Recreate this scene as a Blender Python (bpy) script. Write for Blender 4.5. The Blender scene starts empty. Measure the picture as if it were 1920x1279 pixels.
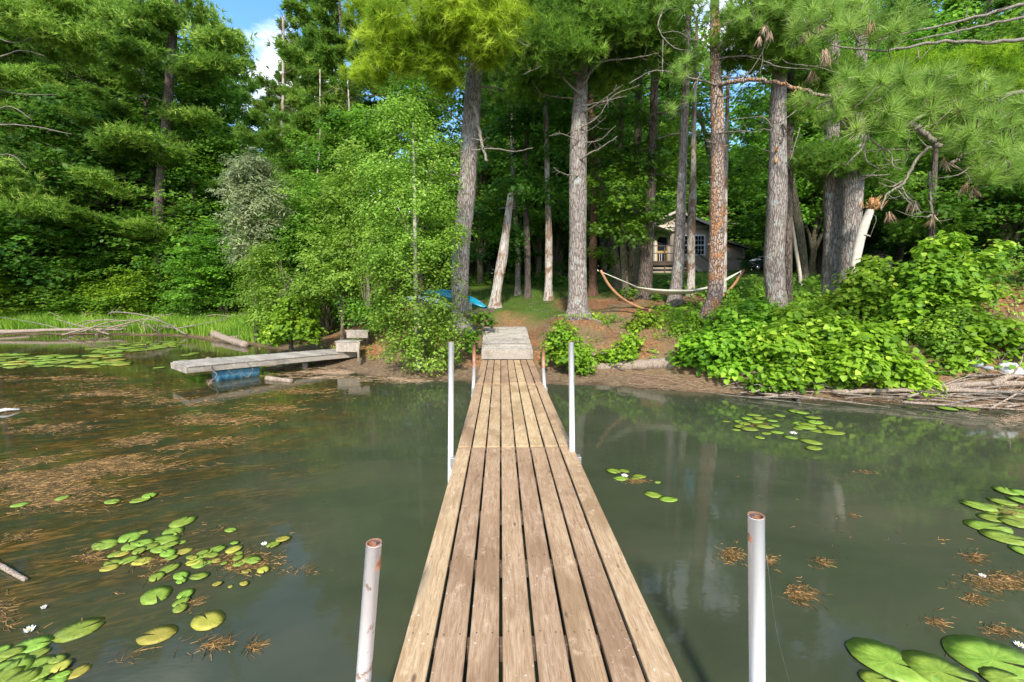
import bpy, bmesh, math, random
import numpy as np
from mathutils import Vector, Matrix

R = random.Random(7)
NR = np.random.RandomState(11)
SC = bpy.context.scene
COL = SC.collection

# ------------------------------------------------------------------ camera, sky, sun, exposure
PITCH = math.atan(92 / 820)
CAMH = 2.0
cam = bpy.data.cameras.new('camera'); cam.sensor_width = 36; cam.lens = 36 * 820 / 1920
cam.clip_start = 0.05; cam.clip_end = 3000
camo = bpy.data.objects.new('camera', cam); COL.objects.link(camo)
camo.location = (0, 0, CAMH); camo.rotation_euler = (math.pi / 2 - PITCH, 0, 0)
SC.camera = camo
SUN_EL = math.radians(39)
sun_h = Vector((0.02, 1.0)).normalized()          # horizontal direction in which the light travels
wd = bpy.data.worlds.new('World'); SC.world = wd; wd.use_nodes = True
wn = wd.node_tree; wn.nodes.clear()
def N(t, kind, **kw):
    n = t.nodes.new(kind)
    for k, v in kw.items(): setattr(n, k, v)
    return n
sky = N(wn, 'ShaderNodeTexSky', sky_type='NISHITA'); sky.sun_disc = False
sky.sun_elevation = SUN_EL
# azimuth of the sun itself: opposite of travel; Nishita rotation 0 puts the sun at +Y, turning clockwise
sky.sun_rotation = math.atan2(-sun_h.x, -sun_h.y)
sky.air_density = 1.0; sky.dust_density = 0.6; sky.ozone_density = 1.4
tc = N(wn, 'ShaderNodeTexCoord')
mp = N(wn, 'ShaderNodeMapping'); mp.inputs['Scale'].default_value = (1.3, 1.3, 2.6); mp.inputs['Location'].default_value = (0.35, 0.1, 0.2)
nz = N(wn, 'ShaderNodeTexNoise'); nz.inputs['Scale'].default_value = 2.4; nz.inputs['Detail'].default_value = 9; nz.inputs['Roughness'].default_value = 0.58
cr = N(wn, 'ShaderNodeValToRGB'); cr.color_ramp.elements[0].position = 0.50; cr.color_ramp.elements[1].position = 0.64
cr.color_ramp.elements[0].color = (0, 0, 0, 1); cr.color_ramp.elements[1].color = (1, 1, 1, 1)
mix = N(wn, 'ShaderNodeMix', data_type='RGBA'); mix.inputs[7].default_value = (4.4, 4.5, 4.7, 1)
hs = N(wn, 'ShaderNodeHueSaturation'); hs.inputs['Saturation'].default_value = 1.25; hs.inputs['Value'].default_value = 0.8
bg = N(wn, 'ShaderNodeBackground'); bg.inputs[1].default_value = 0.15
wo = N(wn, 'ShaderNodeOutputWorld')
L = wn.links.new
L(tc.outputs['Generated'], mp.inputs[0]); L(mp.outputs[0], nz.inputs['Vector']); L(nz.outputs[0], cr.inputs[0])
L(sky.outputs[0], hs.inputs['Color']); L(hs.outputs[0], mix.inputs[6]); L(cr.outputs[0], mix.inputs[0]); L(mix.outputs[2], bg.inputs[0]); L(bg.outputs[0], wo.inputs[0])
sl = bpy.data.lights.new('sun', 'SUN'); sl.energy = 2.15; sl.angle = math.radians(5); sl.color = (1, 0.95, 0.86)
so = bpy.data.objects.new('sun', sl); COL.objects.link(so)
sd = Vector((sun_h.x * math.cos(SUN_EL), sun_h.y * math.cos(SUN_EL), -math.sin(SUN_EL)))
so.rotation_euler = sd.to_track_quat('-Z', 'Y').to_euler(); so.location = (-3, -12, 20)
SC.view_settings.view_transform = 'Standard'; SC.view_settings.look = 'None'
SC.view_settings.exposure = 1.66; SC.view_settings.gamma = 1.0; SC.view_settings.use_curve_mapping = False
SC.cycles.max_bounces = 6; SC.cycles.diffuse_bounces = 4; SC.cycles.glossy_bounces = 3; SC.cycles.transmission_bounces = 4
SC.cycles.transparent_max_bounces = 4; SC.cycles.use_denoising = True
SC.cycles.sample_clamp_indirect = 6

# ------------------------------------------------------------------ from photograph pixels to places
def ray(px, py):
    u = (px - 960) / 820; v = (639.5 - py) / 820
    return Vector((u, math.cos(PITCH) + v * math.sin(PITCH), -math.sin(PITCH) + v * math.cos(PITCH)))
def at(px, py, Y):
    r = ray(px, py); return Vector((0, 0, CAMH)) + r * (Y / r.y)
def atz(px, py, z=0.0):
    r = ray(px, py); return Vector((0, 0, CAMH)) + r * ((z - CAMH) / r.z)

# ------------------------------------------------------------------ terrain
SHX = np.array([-300, -60, -24, -19, -15, -12.2, -8.6, -6.7, -5.1, -3.3, -1.5, 1.15, 3.65, 5.4, 7.1, 8.6, 10, 14, 25, 300], float)
SHY = np.array([30, 24, 20.4, 20.3, 19.6, 17.7, 15.2, 13.6, 11.6, 10.2, 9.75, 9.35, 8.65, 8.10, 7.72, 7.22, 6.7, 5.2, 3.5, 0.0], float)
_gx = np.linspace(-300, 300, 6001); _gy = np.interp(_gx, SHX, SHY)
_k = np.hanning(13); _k /= _k.sum(); _gy = np.convolve(np.pad(_gy, 6, 'edge'), _k, 'valid')
_gs = np.gradient(_gy, _gx)
def fbm(x, y, s=1.0, seed=0.0):
    v = 0; a = 1.0
    for i in range(4):
        f = s * 1.93 ** i
        v = v + a * np.sin(x * f * 1.31 + seed + 1.7 * np.sin(y * f * 0.83 + i * 2.1 + seed)) * np.cos(y * f * 1.17 - seed * 1.3 + 1.3 * np.sin(x * f * 0.71 + i))
        a *= 0.5
    return v
PC = np.array([(-60, -3), (-8, -1.6), (-3, -.8), (-1, -.25), (0, 0), (.5, .07), (1.0, .15), (1.4, .42), (2.1, .82), (3.0, 1.08), (4.5, 1.38), (7, 1.75), (12, 2.35), (25, 3.45), (60, 4.6), (300, 9)])
PRr = np.array([(-60, -3), (-8, -1.6), (-3, -.8), (-1, -.25), (0, 0), (.2, .10), (.6, .38), (1.5, .85), (3.0, 1.2), (4.5, 1.48), (7, 1.8), (12, 2.35), (25, 3.45), (60, 4.6), (300, 9)])
PL = np.array([(-60, -3), (-8, -1.6), (-3, -.6), (-1, -.12), (0, 0), (1, .09), (4, .35), (8, .75), (20, 1.7), (60, 3.5), (300, 9)])
def sst(a, b, x):
    t = np.clip((x - a) / (b - a), 0, 1); return t * t * (3 - 2 * t)
def gz(x, y):
    x = np.asarray(x, float); y = np.asarray(y, float)
    s = np.interp(x, _gx, _gy); sl_ = np.interp(x, _gx, _gs)
    t = (y - s) / np.sqrt(1 + np.minimum(sl_ ** 2, 4)) + 0.10 * fbm(x, y, 1.6, 2.0)
    c = np.interp(t, PC[:, 0], PC[:, 1]); r = np.interp(t, PRr[:, 0], PRr[:, 1]); l = np.interp(t, PL[:, 0], PL[:, 1])
    wr = sst(2.5, 5.0, x); wl = sst(-4.0, -8.0, x)
    z = c * (1 - wr) * (1 - wl) + r * wr * (1 - wl) + l * wl
    land = sst(0.2, 2.5, t)
    z = z + land * 1.15 * np.exp(-(((x - 12) / 2.8) ** 2 + ((y - 9.8) / 2.6) ** 2))
    z = z + land * (0.05 * fbm(x, y, 0.9, 1.0) + 0.02 * fbm(x, y, 4.0, 5.0)) + 0.012 * fbm(x, y, 6.0, 3.0)
    # the ramp lies in a shallow cut of the bank
    f = sst(1.5, .75, np.abs(x + .12)) * sst(9.9, 10.5, y) * sst(14.2, 12.75, y)
    return z * (1 - f) + np.minimum(z, .44 + .172 * (y - 10.56)) * f
def G(x, y): return float(gz(x, y))
def hit(px, py, y0=5.0, y1=90.0):
    ys = np.arange(y0, y1, 0.04); r = ray(px, py)
    xs = r.x / r.y * ys; zs = CAMH + r.z / r.y * ys
    d = zs - gz(xs, ys); i = np.argmax(d < 0)
    return Vector((xs[i], ys[i], float(gz(xs[i], ys[i]))))

# ------------------------------------------------------------------ materials
def mat(name, base=(.5, .5, .5), rough=.8, spec=.3, metal=0.0):
    m = bpy.data.materials.new(name); m.use_nodes = True; t = m.node_tree
    b = t.nodes['Principled BSDF']; b.inputs['Base Color'].default_value = (*base, 1)
    b.inputs['Roughness'].default_value = rough; b.inputs['Specular IOR Level'].default_value = spec; b.inputs['Metallic'].default_value = metal
    return m, t, b
def ramp(t, fac, stops):
    c = N(t, 'ShaderNodeValToRGB'); e = c.color_ramp.elements
    while len(e) < len(stops): e.new(0.5)
    for i, (p, col) in enumerate(stops): e[i].position = p; e[i].color = (*col, 1)
    t.links.new(fac, c.inputs[0]); return c.outputs[0]
def coords(t, scale=(1, 1, 1), kind='Object', loc=(0, 0, 0)):
    tc = N(t, 'ShaderNodeTexCoord'); mp = N(t, 'ShaderNodeMapping'); mp.inputs['Scale'].default_value = scale; mp.inputs['Location'].default_value = loc
    t.links.new(tc.outputs[kind], mp.inputs[0]); return mp.outputs[0]
def noise(t, vec, scale, detail=5, rough=.55, dist=0):
    n = N(t, 'ShaderNodeTexNoise'); n.inputs['Scale'].default_value = scale; n.inputs['Detail'].default_value = detail
    n.inputs['Roughness'].default_value = rough; n.inputs['Distortion'].default_value = dist
    if vec is not None: t.links.new(vec, n.inputs['Vector'])
    return n.outputs[0]
def mixc(t, fac, a, b, mode='MIX'):
    m = N(t, 'ShaderNodeMix', data_type='RGBA', blend_type=mode)
    for s, v in ((0, fac), (6, a), (7, b)):
        if isinstance(v, (int, float)): m.inputs[s].default_value = v
        elif isinstance(v, tuple): m.inputs[s].default_value = (*v, 1)
        else: t.links.new(v, m.inputs[s])
    return m.outputs[2]
def mth(t, op, a, b=0.0, c=None):
    m = N(t, 'ShaderNodeMath', operation=op)
    for i, v in enumerate((a, b) if c is None else (a, b, c)):
        if isinstance(v, (int, float)): m.inputs[i].default_value = v
        else: t.links.new(v, m.inputs[i])
    return m.outputs[0]
def bump(t, b, h, strength=.5, dist=.02):
    n = N(t, 'ShaderNodeBump'); n.inputs['Strength'].default_value = strength; n.inputs['Distance'].default_value = dist
    t.links.new(h, n.inputs['Height']); t.links.new(n.outputs[0], b.inputs['Normal'])
def rnd(t): return N(t, 'ShaderNodeObjectInfo').outputs['Random']

def leaf_mat(name, dark, light, trans=.35, rough=.5, third=None, objvar=.12, dry=None):
    m, t, b = mat(name, light, rough, .25)
    a = N(t, 'ShaderNodeAttribute', attribute_name='tint')
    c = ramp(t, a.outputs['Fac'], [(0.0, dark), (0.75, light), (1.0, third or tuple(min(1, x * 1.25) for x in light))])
    hv = N(t, 'ShaderNodeHueSaturation')
    t.links.new(mth(t, 'MULTIPLY_ADD', rnd(t), objvar * 2, 1 - objvar), hv.inputs['Value'])
    t.links.new(mth(t, 'MULTIPLY_ADD', rnd(t), .016, .484), hv.inputs['Hue'])
    t.links.new(c, hv.inputs['Color']); c = hv.outputs[0]
    if dry:
        n = noise(t, coords(t), .9, 3)
        c = mixc(t, ramp(t, n, [(.56, (0, 0, 0)), (.68, (1, 1, 1))]), c, dry)
    t.links.new(c, b.inputs['Base Color'])
    tr = N(t, 'ShaderNodeBsdfTranslucent'); t.links.new(mixc(t, .5, c, (.5, .75, .08), 'MULTIPLY'), tr.inputs[0])
    hv2 = N(t, 'ShaderNodeHueSaturation'); hv2.inputs['Value'].default_value = 1.5; t.links.new(c, hv2.inputs['Color']); t.links.new(hv2.outputs[0], tr.inputs[0])
    mx = N(t, 'ShaderNodeMixShader'); mx.inputs[0].default_value = trans
    o = t.nodes['Material Output']; t.links.new(b.outputs[0], mx.inputs[1]); t.links.new(tr.outputs[0], mx.inputs[2]); t.links.new(mx.outputs[0], o.inputs[0])
    return m
M = {}
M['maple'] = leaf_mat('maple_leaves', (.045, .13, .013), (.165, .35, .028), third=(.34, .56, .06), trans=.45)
M['maple_dark'] = leaf_mat('shaded_maple_leaves', (.028, .095, .012), (.095, .24, .022), third=(.19, .37, .04), trans=.45)  # darker copy of the maple leaves, shade put into the colour
M['bright'] = leaf_mat('bright_leaves', (.080, .17, .010), (.23, .38, .022), third=(.40, .55, .06), trans=.4)
M['vine'] = leaf_mat('vine_leaves', (.060, .16, .010), (.20, .385, .024), third=(.40, .56, .06), trans=.4)
M['birch'] = leaf_mat('birch_leaves', (.095, .18, .018), (.25, .42, .050), third=(.46, .62, .16), trans=.45)
M['willow'] = leaf_mat('silver_willow_leaves', (.14, .18, .08), (.31, .36, .17), third=(.50, .54, .32))
M['pine'] = leaf_mat('pine_needles', (.050, .125, .016), (.19, .34, .038), trans=.45, third=(.42, .56, .11))
M['pine_bright'] = leaf_mat('bright_pine_needles', (.14, .26, .014), (.35, .50, .030), trans=.5, third=(.56, .70, .09))
M['pine_long'] = leaf_mat('long_pine_needles', (.085, .18, .025), (.26, .41, .07), trans=.4, third=(.46, .60, .16))
M['fir'] = leaf_mat('dark_conifer_needles', (.014, .050, .009), (.045, .125, .018), trans=.2, third=(.055, .12, .02))
M['reed'] = leaf_mat('reed_blades', (.10, .24, .02), (.23, .44, .04), trans=.4, third=(.42, .58, .10))
M['grass'] = leaf_mat('grass_blades', (.045, .085, .012), (.12, .19, .022), trans=.2, third=(.26, .27, .07))
M['dry'] = leaf_mat('dry_needles', (.16, .09, .045), (.36, .25, .14), trans=.1, third=(.48, .38, .26))
M['weed'] = leaf_mat('water_weed', (.025, .026, .008), (.14, .080, .020), trans=.1, third=(.46, .27, .085))
M['litter'] = leaf_mat('needle_litter', (.16, .06, .02), (.34, .15, .05), trans=.0, third=(.45, .25, .11))

def bark_mat(name, lo, hi, vs=5.0, patch=None, moss=None, strength=.9, dist=.03, scale=9.0):
    m, t, b = mat(name, hi, .9, .15)
    v = coords(t, (1, 1, 1.0 / vs))
    vo = N(t, 'ShaderNodeTexVoronoi', feature='DISTANCE_TO_EDGE'); vo.inputs['Scale'].default_value = scale * 2.2
    vn = N(t, 'ShaderNodeVectorMath', operation='ADD'); t.links.new(v, vn.inputs[0])
    nn = N(t, 'ShaderNodeTexNoise'); nn.inputs['Scale'].default_value = scale * 1.5; t.links.new(v, nn.inputs['Vector'])
    sc = N(t, 'ShaderNodeVectorMath', operation='SCALE'); sc.inputs['Scale'].default_value = .09; t.links.new(nn.outputs['Color'], sc.inputs[0])
    t.links.new(sc.outputs[0], vn.inputs[1]); t.links.new(vn.outputs[0], vo.inputs['Vector'])
    n1 = noise(t, v, scale * 4, 8, .65); n2 = noise(t, coords(t, (1, 1, .6)), 1.3, 4)
    h = mth(t, 'ADD', mth(t, 'MULTIPLY', mth(t, 'MINIMUM', vo.outputs['Distance'], .16), 4.0), mth(t, 'MULTIPLY', n1, .7))
    c = ramp(t, h, [(.22, tuple(x * .45 for x in lo)), (.45, lo), (.85, hi)])
    c = mixc(t, ramp(t, n2, [(.35, (0, 0, 0)), (.7, (.5, .5, .5))]), c, tuple(x * .62 for x in hi))
    if patch:
        n3 = noise(t, coords(t, (1, 1, .45)), 4.6, 7, .68, .6)
        c = mixc(t, ramp(t, n3, [(.50, (0, 0, 0)), (.56, (1, 1, 1))]), c, mixc(t, n1, patch, tuple(x * .6 for x in patch)))
    if moss:
        n4 = noise(t, coords(t), 4.0, 6, .6)
        c = mixc(t, ramp(t, n4, [(.55, (0, 0, 0)), (.66, (.8, .8, .8))]), c, moss)
    t.links.new(c, b.inputs['Base Color']); bump(t, b, h, strength, dist); return m
M['bark'] = bark_mat('grey_pine_bark', (.13, .10, .08), (.31, .262, .225), moss=(.36, .37, .33))
M['bark_dark'] = bark_mat('dark_pine_bark', (.06, .045, .036), (.16, .125, .10))
M['bark_red'] = bark_mat('red_pine_bark', (.19, .12, .09), (.41, .31, .245), vs=2.2, patch=(.50, .25, .12), strength=1.0, dist=.05, scale=7)
M['bark_redd'] = bark_mat('dull_red_pine_bark', (.09, .045, .03), (.22, .12, .08), vs=3)
M['bark_pale'] = bark_mat('pale_debarked_wood', (.26, .22, .19), (.50, .45, .39), vs=9, patch=(.26, .16, .10), strength=.4)
M['bark_moss'] = bark_mat('mossy_bark', (.07, .06, .04), (.19, .16, .11), moss=(.10, .13, .04))
M['dead'] = bark_mat('dead_wood', (.10, .08, .06), (.27, .23, .185), vs=8, strength=.4, dist=.01, scale=14)
M['drift'] = bark_mat('driftwood', (.15, .105, .075), (.37, .29, .22), vs=8, strength=.5, dist=.01, scale=14)
m, t, b = mat('birch_bark', (.6, .55, .48), .7, .2); M['bark_birch'] = m
v = coords(t, (1, 1, 6)); n = noise(t, v, 5, 6, .6)
t.links.new(mixc(t, noise(t, coords(t), 2.0, 3), ramp(t, n, [(.30, (.05, .04, .035)), (.40, (.50, .45, .38)), (.7, (.68, .63, .55))]), (.50, .42, .32)), b.inputs['Base Color'])
m, t, b = mat('rotten_orange_wood', (.5, .25, .08), .9); n = noise(t, coords(t), 18, 5, .7); t.links.new(ramp(t, n, [(.35, (.16, .07, .025)), (.55, (.46, .24, .09)), (.7, (.62, .45, .26))]), b.inputs['Base Color']); M['rot'] = m

def wood_mat(name, cols, grain=(12, 1.2, 12), knots=True, rough=.72, dirt=(.16, .12, .09), speck=True, gamp=1.0):
    m, t, b = mat(name, cols[1], rough, .25)
    tcn = N(t, 'ShaderNodeTexCoord'); oi = N(t, 'ShaderNodeObjectInfo')
    off = N(t, 'ShaderNodeVectorMath', operation='ADD'); cmb = N(t, 'ShaderNodeCombineXYZ')
    t.links.new(mth(t, 'MULTIPLY', oi.outputs['Random'], 37.0), cmb.inputs[1]); t.links.new(mth(t, 'MULTIPLY', oi.outputs['Random'], 11.0), cmb.inputs[0])
    t.links.new(tcn.outputs['Object'], off.inputs[0]); t.links.new(cmb.outputs[0], off.inputs[1])
    def mapd(s):
        mp = N(t, 'ShaderNodeMapping'); mp.inputs['Scale'].default_value = s; t.links.new(off.outputs[0], mp.inputs[0]); return mp.outputs[0]
    g = noise(t, mapd(grain), 4.0, 8, .62, 1.1)
    g2 = noise(t, mapd((grain[0] * 3, grain[1] * 1.4, grain[2] * 3)), 6.0, 6, .7, .3)
    blot = noise(t, mapd((1, .55, 1)), 2.6, 6, .62, .4)
    blot2 = noise(t, mapd((1, .7, 1)), 9.0, 6, .7)
    c = ramp(t, g, [(.25, cols[0]), (.5, cols[1]), (.75, cols[2])])
    c = mixc(t, ramp(t, g2, [(.34, (.55 * gamp, ) * 3), (.50, (0, 0, 0))]), c, tuple(x * .42 for x in cols[0]))
    c = mixc(t, ramp(t, blot, [(.38, (.6, .6, .6)), (.52, (0, 0, 0)), (.62, (0, 0, 0)), (.72, (.5, .5, .5))]), c, tuple(x * .75 for x in cols[0]))
    c = mixc(t, ramp(t, blot2, [(.58, (0, 0, 0)), (.70, (.55, .55, .55))]), c, tuple(min(1, x * 1.3) for x in cols[2]))
    if knots:
        vo = N(t, 'ShaderNodeTexVoronoi'); vo.inputs['Scale'].default_value = 2.2; t.links.new(mapd((2.6, 1.0, 2.6)), vo.inputs['Vector'])
        c = mixc(t, ramp(t, vo.outputs['Distance'], [(.035, (.85, .85, .85)), (.075, (0, 0, 0))]), c, (.11, .06, .035))
    if speck:
        n5 = noise(t, mapd((1, 1, 1)), 38.0, 3, .6); n6 = noise(t, mapd((1, 1, 1)), 3.3, 3)
        w = mth(t, 'MULTIPLY', ramp(t, n5, [(.64, (0, 0, 0)), (.70, (1, 1, 1))]), ramp(t, n6, [(.50, (0, 0, 0)), (.60, (1, 1, 1))]))
        c = mixc(t, w, c, (.72, .64, .55))
    hv = N(t, 'ShaderNodeHueSaturation'); t.links.new(mth(t, 'MULTIPLY_ADD', oi.outputs['Random'], .36, .80), hv.inputs['Value'])
    t.links.new(mth(t, 'MULTIPLY_ADD', oi.outputs['Random'], .018, .490), hv.inputs['Hue']); t.links.new(c, hv.inputs['Color'])
    t.links.new(hv.outputs[0], b.inputs['Base Color'])
    bump(t, b, mth(t, 'ADD', g2, mth(t, 'MULTIPLY', g, .6)), .35, .004); return m
M['plank'] = wood_mat('weathered_tan_planks', [(.30, .18, .088), (.445, .30, .165), (.575, .43, .265)])
M['plank_grey'] = wood_mat('weathered_grey_planks', [(.24, .20, .155), (.38, .335, .275), (.50, .46, .39)], knots=False)
M['plank_pale'] = wood_mat('pale_grey_boards', [(.20, .165, .125), (.36, .305, .24), (.52, .46, .38)])
M['under'] = wood_mat('dark_timber', [(.07, .05, .035), (.12, .085, .06), (.18, .14, .10)], speck=False)  # much darker wood than the planks, for frames, porch and rack
M['teak'] = wood_mat('orange_stained_wood', [(.25, .105, .05), (.33, .155, .08), (.42, .22, .12)], knots=False, speck=False)

def pipe_mat(name, base, rust, thr):
    m, t, b = mat(name, base, .45, .4)
    n = noise(t, coords(t), 9, 7, .65); n2 = noise(t, coords(t, (1, 1, .25)), 14, 5, .6)
    c = mixc(t, ramp(t, n2, [(.3, (.5, .5, .5)), (.6, (0, 0, 0))]), base, tuple(x * .72 for x in base))
    c = mixc(t, ramp(t, n, [(thr, (0, 0, 0)), (thr + .06, (1, 1, 1))]), c, rust)
    t.links.new(c, b.inputs['Base Color']); bump(t, b, n, .25, .004); return m
M['pipe'] = pipe_mat('white_painted_pipe', (.86, .84, .84), (.34, .17, .09), .66)
M['pipe_pink'] = pipe_mat('chalky_white_pipe', (.80, .73, .71), (.38, .22, .14), .62)
M['rust'] = pipe_mat('rusty_pipe', (.36, .17, .10), (.20, .09, .05), .5)
M['metal'] = mat('galvanised_steel', (.45, .44, .43), .5, .5, .8)[0]

# ------------------------------------------------------------------ mesh helpers
def tag(o, label=None, cat=None, group=None, kind=None):
    if label: o['label'] = label
    if cat: o['category'] = cat
    if group: o['group'] = group
    if kind: o['kind'] = kind
    return o
def empty(name, loc=(0, 0, 0), rz=0.0):
    o = bpy.data.objects.new(name, None); o.location = loc; o.rotation_euler = (0, 0, rz); o.empty_display_size = .1; COL.objects.link(o); return o
def npmesh(name, v, f, m, tint=None, smooth=False):
    me = bpy.data.meshes.new(name); v = np.asarray(v, np.float32); f = np.asarray(f, np.int32); k = f.shape[1]
    me.vertices.add(len(v)); me.vertices.foreach_set('co', v.ravel())
    me.loops.add(f.size); me.loops.foreach_set('vertex_index', f.ravel())
    me.polygons.add(len(f)); me.polygons.foreach_set('loop_start', np.arange(0, f.size, k, dtype=np.int32)); me.polygons.foreach_set('loop_total', np.full(len(f), k, np.int32))
    if smooth: me.polygons.foreach_set('use_smooth', np.ones(len(f), bool))
    me.update(calc_edges=True)
    if tint is not None:
        a = me.attributes.new('tint', 'FLOAT', 'POINT'); a.data.foreach_set('value', np.asarray(tint, np.float32))
    if m is not None: me.materials.append(m)
    return me
def obj(name, me, parent=None, loc=None):
    o = bpy.data.objects.new(name, me); COL.objects.link(o)
    if parent is not None: o.parent = parent
    if loc is not None: o.location = loc
    return o
class Geo:
    """triangles and quads (quads kept as two triangles) collected into one mesh"""
    def __init__(s): s.v = []; s.f = []; s.t = []; s.n = 0
    def add(s, v, f, t=None):
        v = np.asarray(v, float); f = np.asarray(f, int)
        if f.shape[1] == 4: f = np.concatenate([f[:, [0, 1, 2]], f[:, [0, 2, 3]]])
        s.v.append(v); s.f.append(f + s.n); s.n += len(v)
        s.t.append(np.full(len(v), .5) if t is None else np.broadcast_to(np.asarray(t, float), (len(v),)))
    def mesh(s, name, m, smooth=False): return npmesh(name, np.concatenate(s.v), np.concatenate(s.f), m, np.concatenate(s.t), smooth)
    def obj(s, name, m, parent=None, smooth=False, origin=None):
        v = np.concatenate(s.v)
        if origin is not None and parent is None: v = v - np.array(origin)
        me = npmesh(name, v, np.concatenate(s.f), m, np.concatenate(s.t), smooth)
        o = obj(name, me, parent)
        if origin is not None and parent is None: o.location = origin
        return o
def tube(pts, rad, sides=8, wob=0.0, cap=True, rs=NR):
    pts = np.asarray(pts, float); n = len(pts); rad = np.broadcast_to(np.asarray(rad, float), (n,))
    tg = np.gradient(pts, axis=0); tg /= np.linalg.norm(tg, axis=1)[:, None] + 1e-9
    ref = np.array([0, 1, 0.13]) if abs(tg[:, 1]).mean() < .8 else np.array([1, 0, .1])
    a = np.cross(tg, ref); a /= np.linalg.norm(a, axis=1)[:, None] + 1e-9; b_ = np.cross(tg, a)
    th = np.linspace(0, 2 * np.pi, sides, endpoint=False)
    rr = rad[:, None] * (1 + wob * (rs.rand(n, sides) - .5))
    v = pts[:, None, :] + rr[:, :, None] * (np.cos(th)[None, :, None] * a[:, None, :] + np.sin(th)[None, :, None] * b_[:, None, :])
    v = v.reshape(-1, 3); i = np.arange(n - 1)[:, None] * sides; j = np.arange(sides)[None, :]; j2 = (j + 1) % sides
    f = np.stack([i + j, i + j2, i + sides + j2, i + sides + j], -1).reshape(-1, 4)
    f = np.concatenate([f[:, [0, 1, 2]], f[:, [0, 2, 3]]])
    if cap:
        c0 = len(v); v = np.concatenate([v, pts[:1], pts[-1:]])
        k = np.arange(sides); e = (n - 1) * sides
        f = np.concatenate([f, np.stack([np.full(sides, c0), (k + 1) % sides, k], -1), np.stack([np.full(sides, c0 + 1), e + k, e + (k + 1) % sides], -1)])
    return v, f
def smoothpath(pts, n):
    pts = np.asarray(pts, float); d = np.r_[0, np.cumsum(np.linalg.norm(np.diff(pts, axis=0), axis=1))]
    if len(pts) < 3:
        s = np.linspace(0, d[-1], n); return np.stack([np.interp(s, d, pts[:, k]) for k in range(3)], -1)
    tg = np.gradient(pts, d, axis=0); s = np.linspace(0, d[-1], n); out = np.zeros((n, 3))
    i = np.clip(np.searchsorted(d, s, side='right') - 1, 0, len(pts) - 2); h = (d[i + 1] - d[i]); u = ((s - d[i]) / h)[:, None]; h = h[:, None]
    return (2 * u ** 3 - 3 * u ** 2 + 1) * pts[i] + (u ** 3 - 2 * u ** 2 + u) * h * tg[i] + (-2 * u ** 3 + 3 * u ** 2) * pts[i + 1] + (u ** 3 - u ** 2) * h * tg[i + 1]
def box(x0, x1, y0, y1, z0, z1):
    v = [(x, y, z) for z in (z0, z1) for y in (y0, y1) for x in (x0, x1)]
    return v, [(0, 2, 3, 1), (4, 5, 7, 6), (0, 1, 5, 4), (2, 6, 7, 3), (0, 4, 6, 2), (1, 3, 7, 5)]
def bbox_mesh(name, sx, sy, sz, m, bev=.004, seg=1):
    """board centred at origin, top at z=0, long edges eased"""
    bm = bmesh.new(); bmesh.ops.create_cube(bm, size=1)
    for v in bm.verts: v.co = Vector((v.co.x * sx, v.co.y * sy, (v.co.z - .5) * sz))
    if bev: bmesh.ops.bevel(bm, geom=bm.edges[:], offset=bev, segments=seg, affect='EDGES')
    me = bpy.data.meshes.new(name); bm.to_mesh(me); bm.free(); me.materials.append(m); return me
def beam(name, p0, p1, w, h, m, parent, up=(0, 0, 1), bev=.004):
    """board whose local Y runs from p0 to p1"""
    p0 = Vector(p0); p1 = Vector(p1); y = (p1 - p0); ln = y.length; y.normalize(); x = y.cross(Vector(up)).normalized(); z = x.cross(y)
    bm = bmesh.new(); bmesh.ops.create_cube(bm, size=1)
    for v in bm.verts: v.co = Vector((v.co.x * w, v.co.y * ln, v.co.z * h))
    if bev: bmesh.ops.bevel(bm, geom=bm.edges[:], offset=min(bev, w * .3, h * .3), segments=1, affect='EDGES')
    me = bpy.data.meshes.new(name); bm.to_mesh(me); bm.free(); me.materials.append(m)
    o = obj(name, me, parent); mw = Matrix((x, y, z)).transposed().to_4x4(); mw.translation = (p0 + p1) / 2
    if parent is not None: mw = parent_matrix(parent).inverted() @ mw
    o.matrix_local = mw; return o
def parent_matrix(p):
    mt = Matrix.LocRotScale(p.location, p.rotation_euler, p.scale)
    return mt if p.parent is None else parent_matrix(p.parent) @ mt

# stamping of leaves and tufts
LEAF2 = (np.array([(0, 0, 0), (-.36, .45, .10), (0, 1, -.05), (.36, .45, .10)]), np.array([(0, 2, 1), (0, 3, 2)]))
LEAF6 = (np.array([(0, .08, 0), (-.34, -.02, .05), (-.5, .38, .08), (-.27, .74, .03), (0, 1, -.10), (.27, .74, .03), (.5, .38, .08), (.34, -.02, .05)]),
         np.array([(0, 2, 1), (0, 3, 2), (0, 4, 3), (0, 5, 4), (0, 6, 5), (0, 7, 6)]))
MAPLE = (np.array([(0, 0, 0), (-.45, .10, .05), (-.22, .35, .02), (-.55, .62, .06), (-.16, .62, 0), (0, 1, -.08), (.16, .62, 0), (.55, .62, .06), (.22, .35, .02), (.45, .10, .05)]),
         np.array([(0, 2, 1), (2, 4, 3), (0, 4, 2), (4, 6, 5), (0, 6, 4), (0, 8, 6), (6, 8, 7), (0, 9, 8)]))
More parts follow.
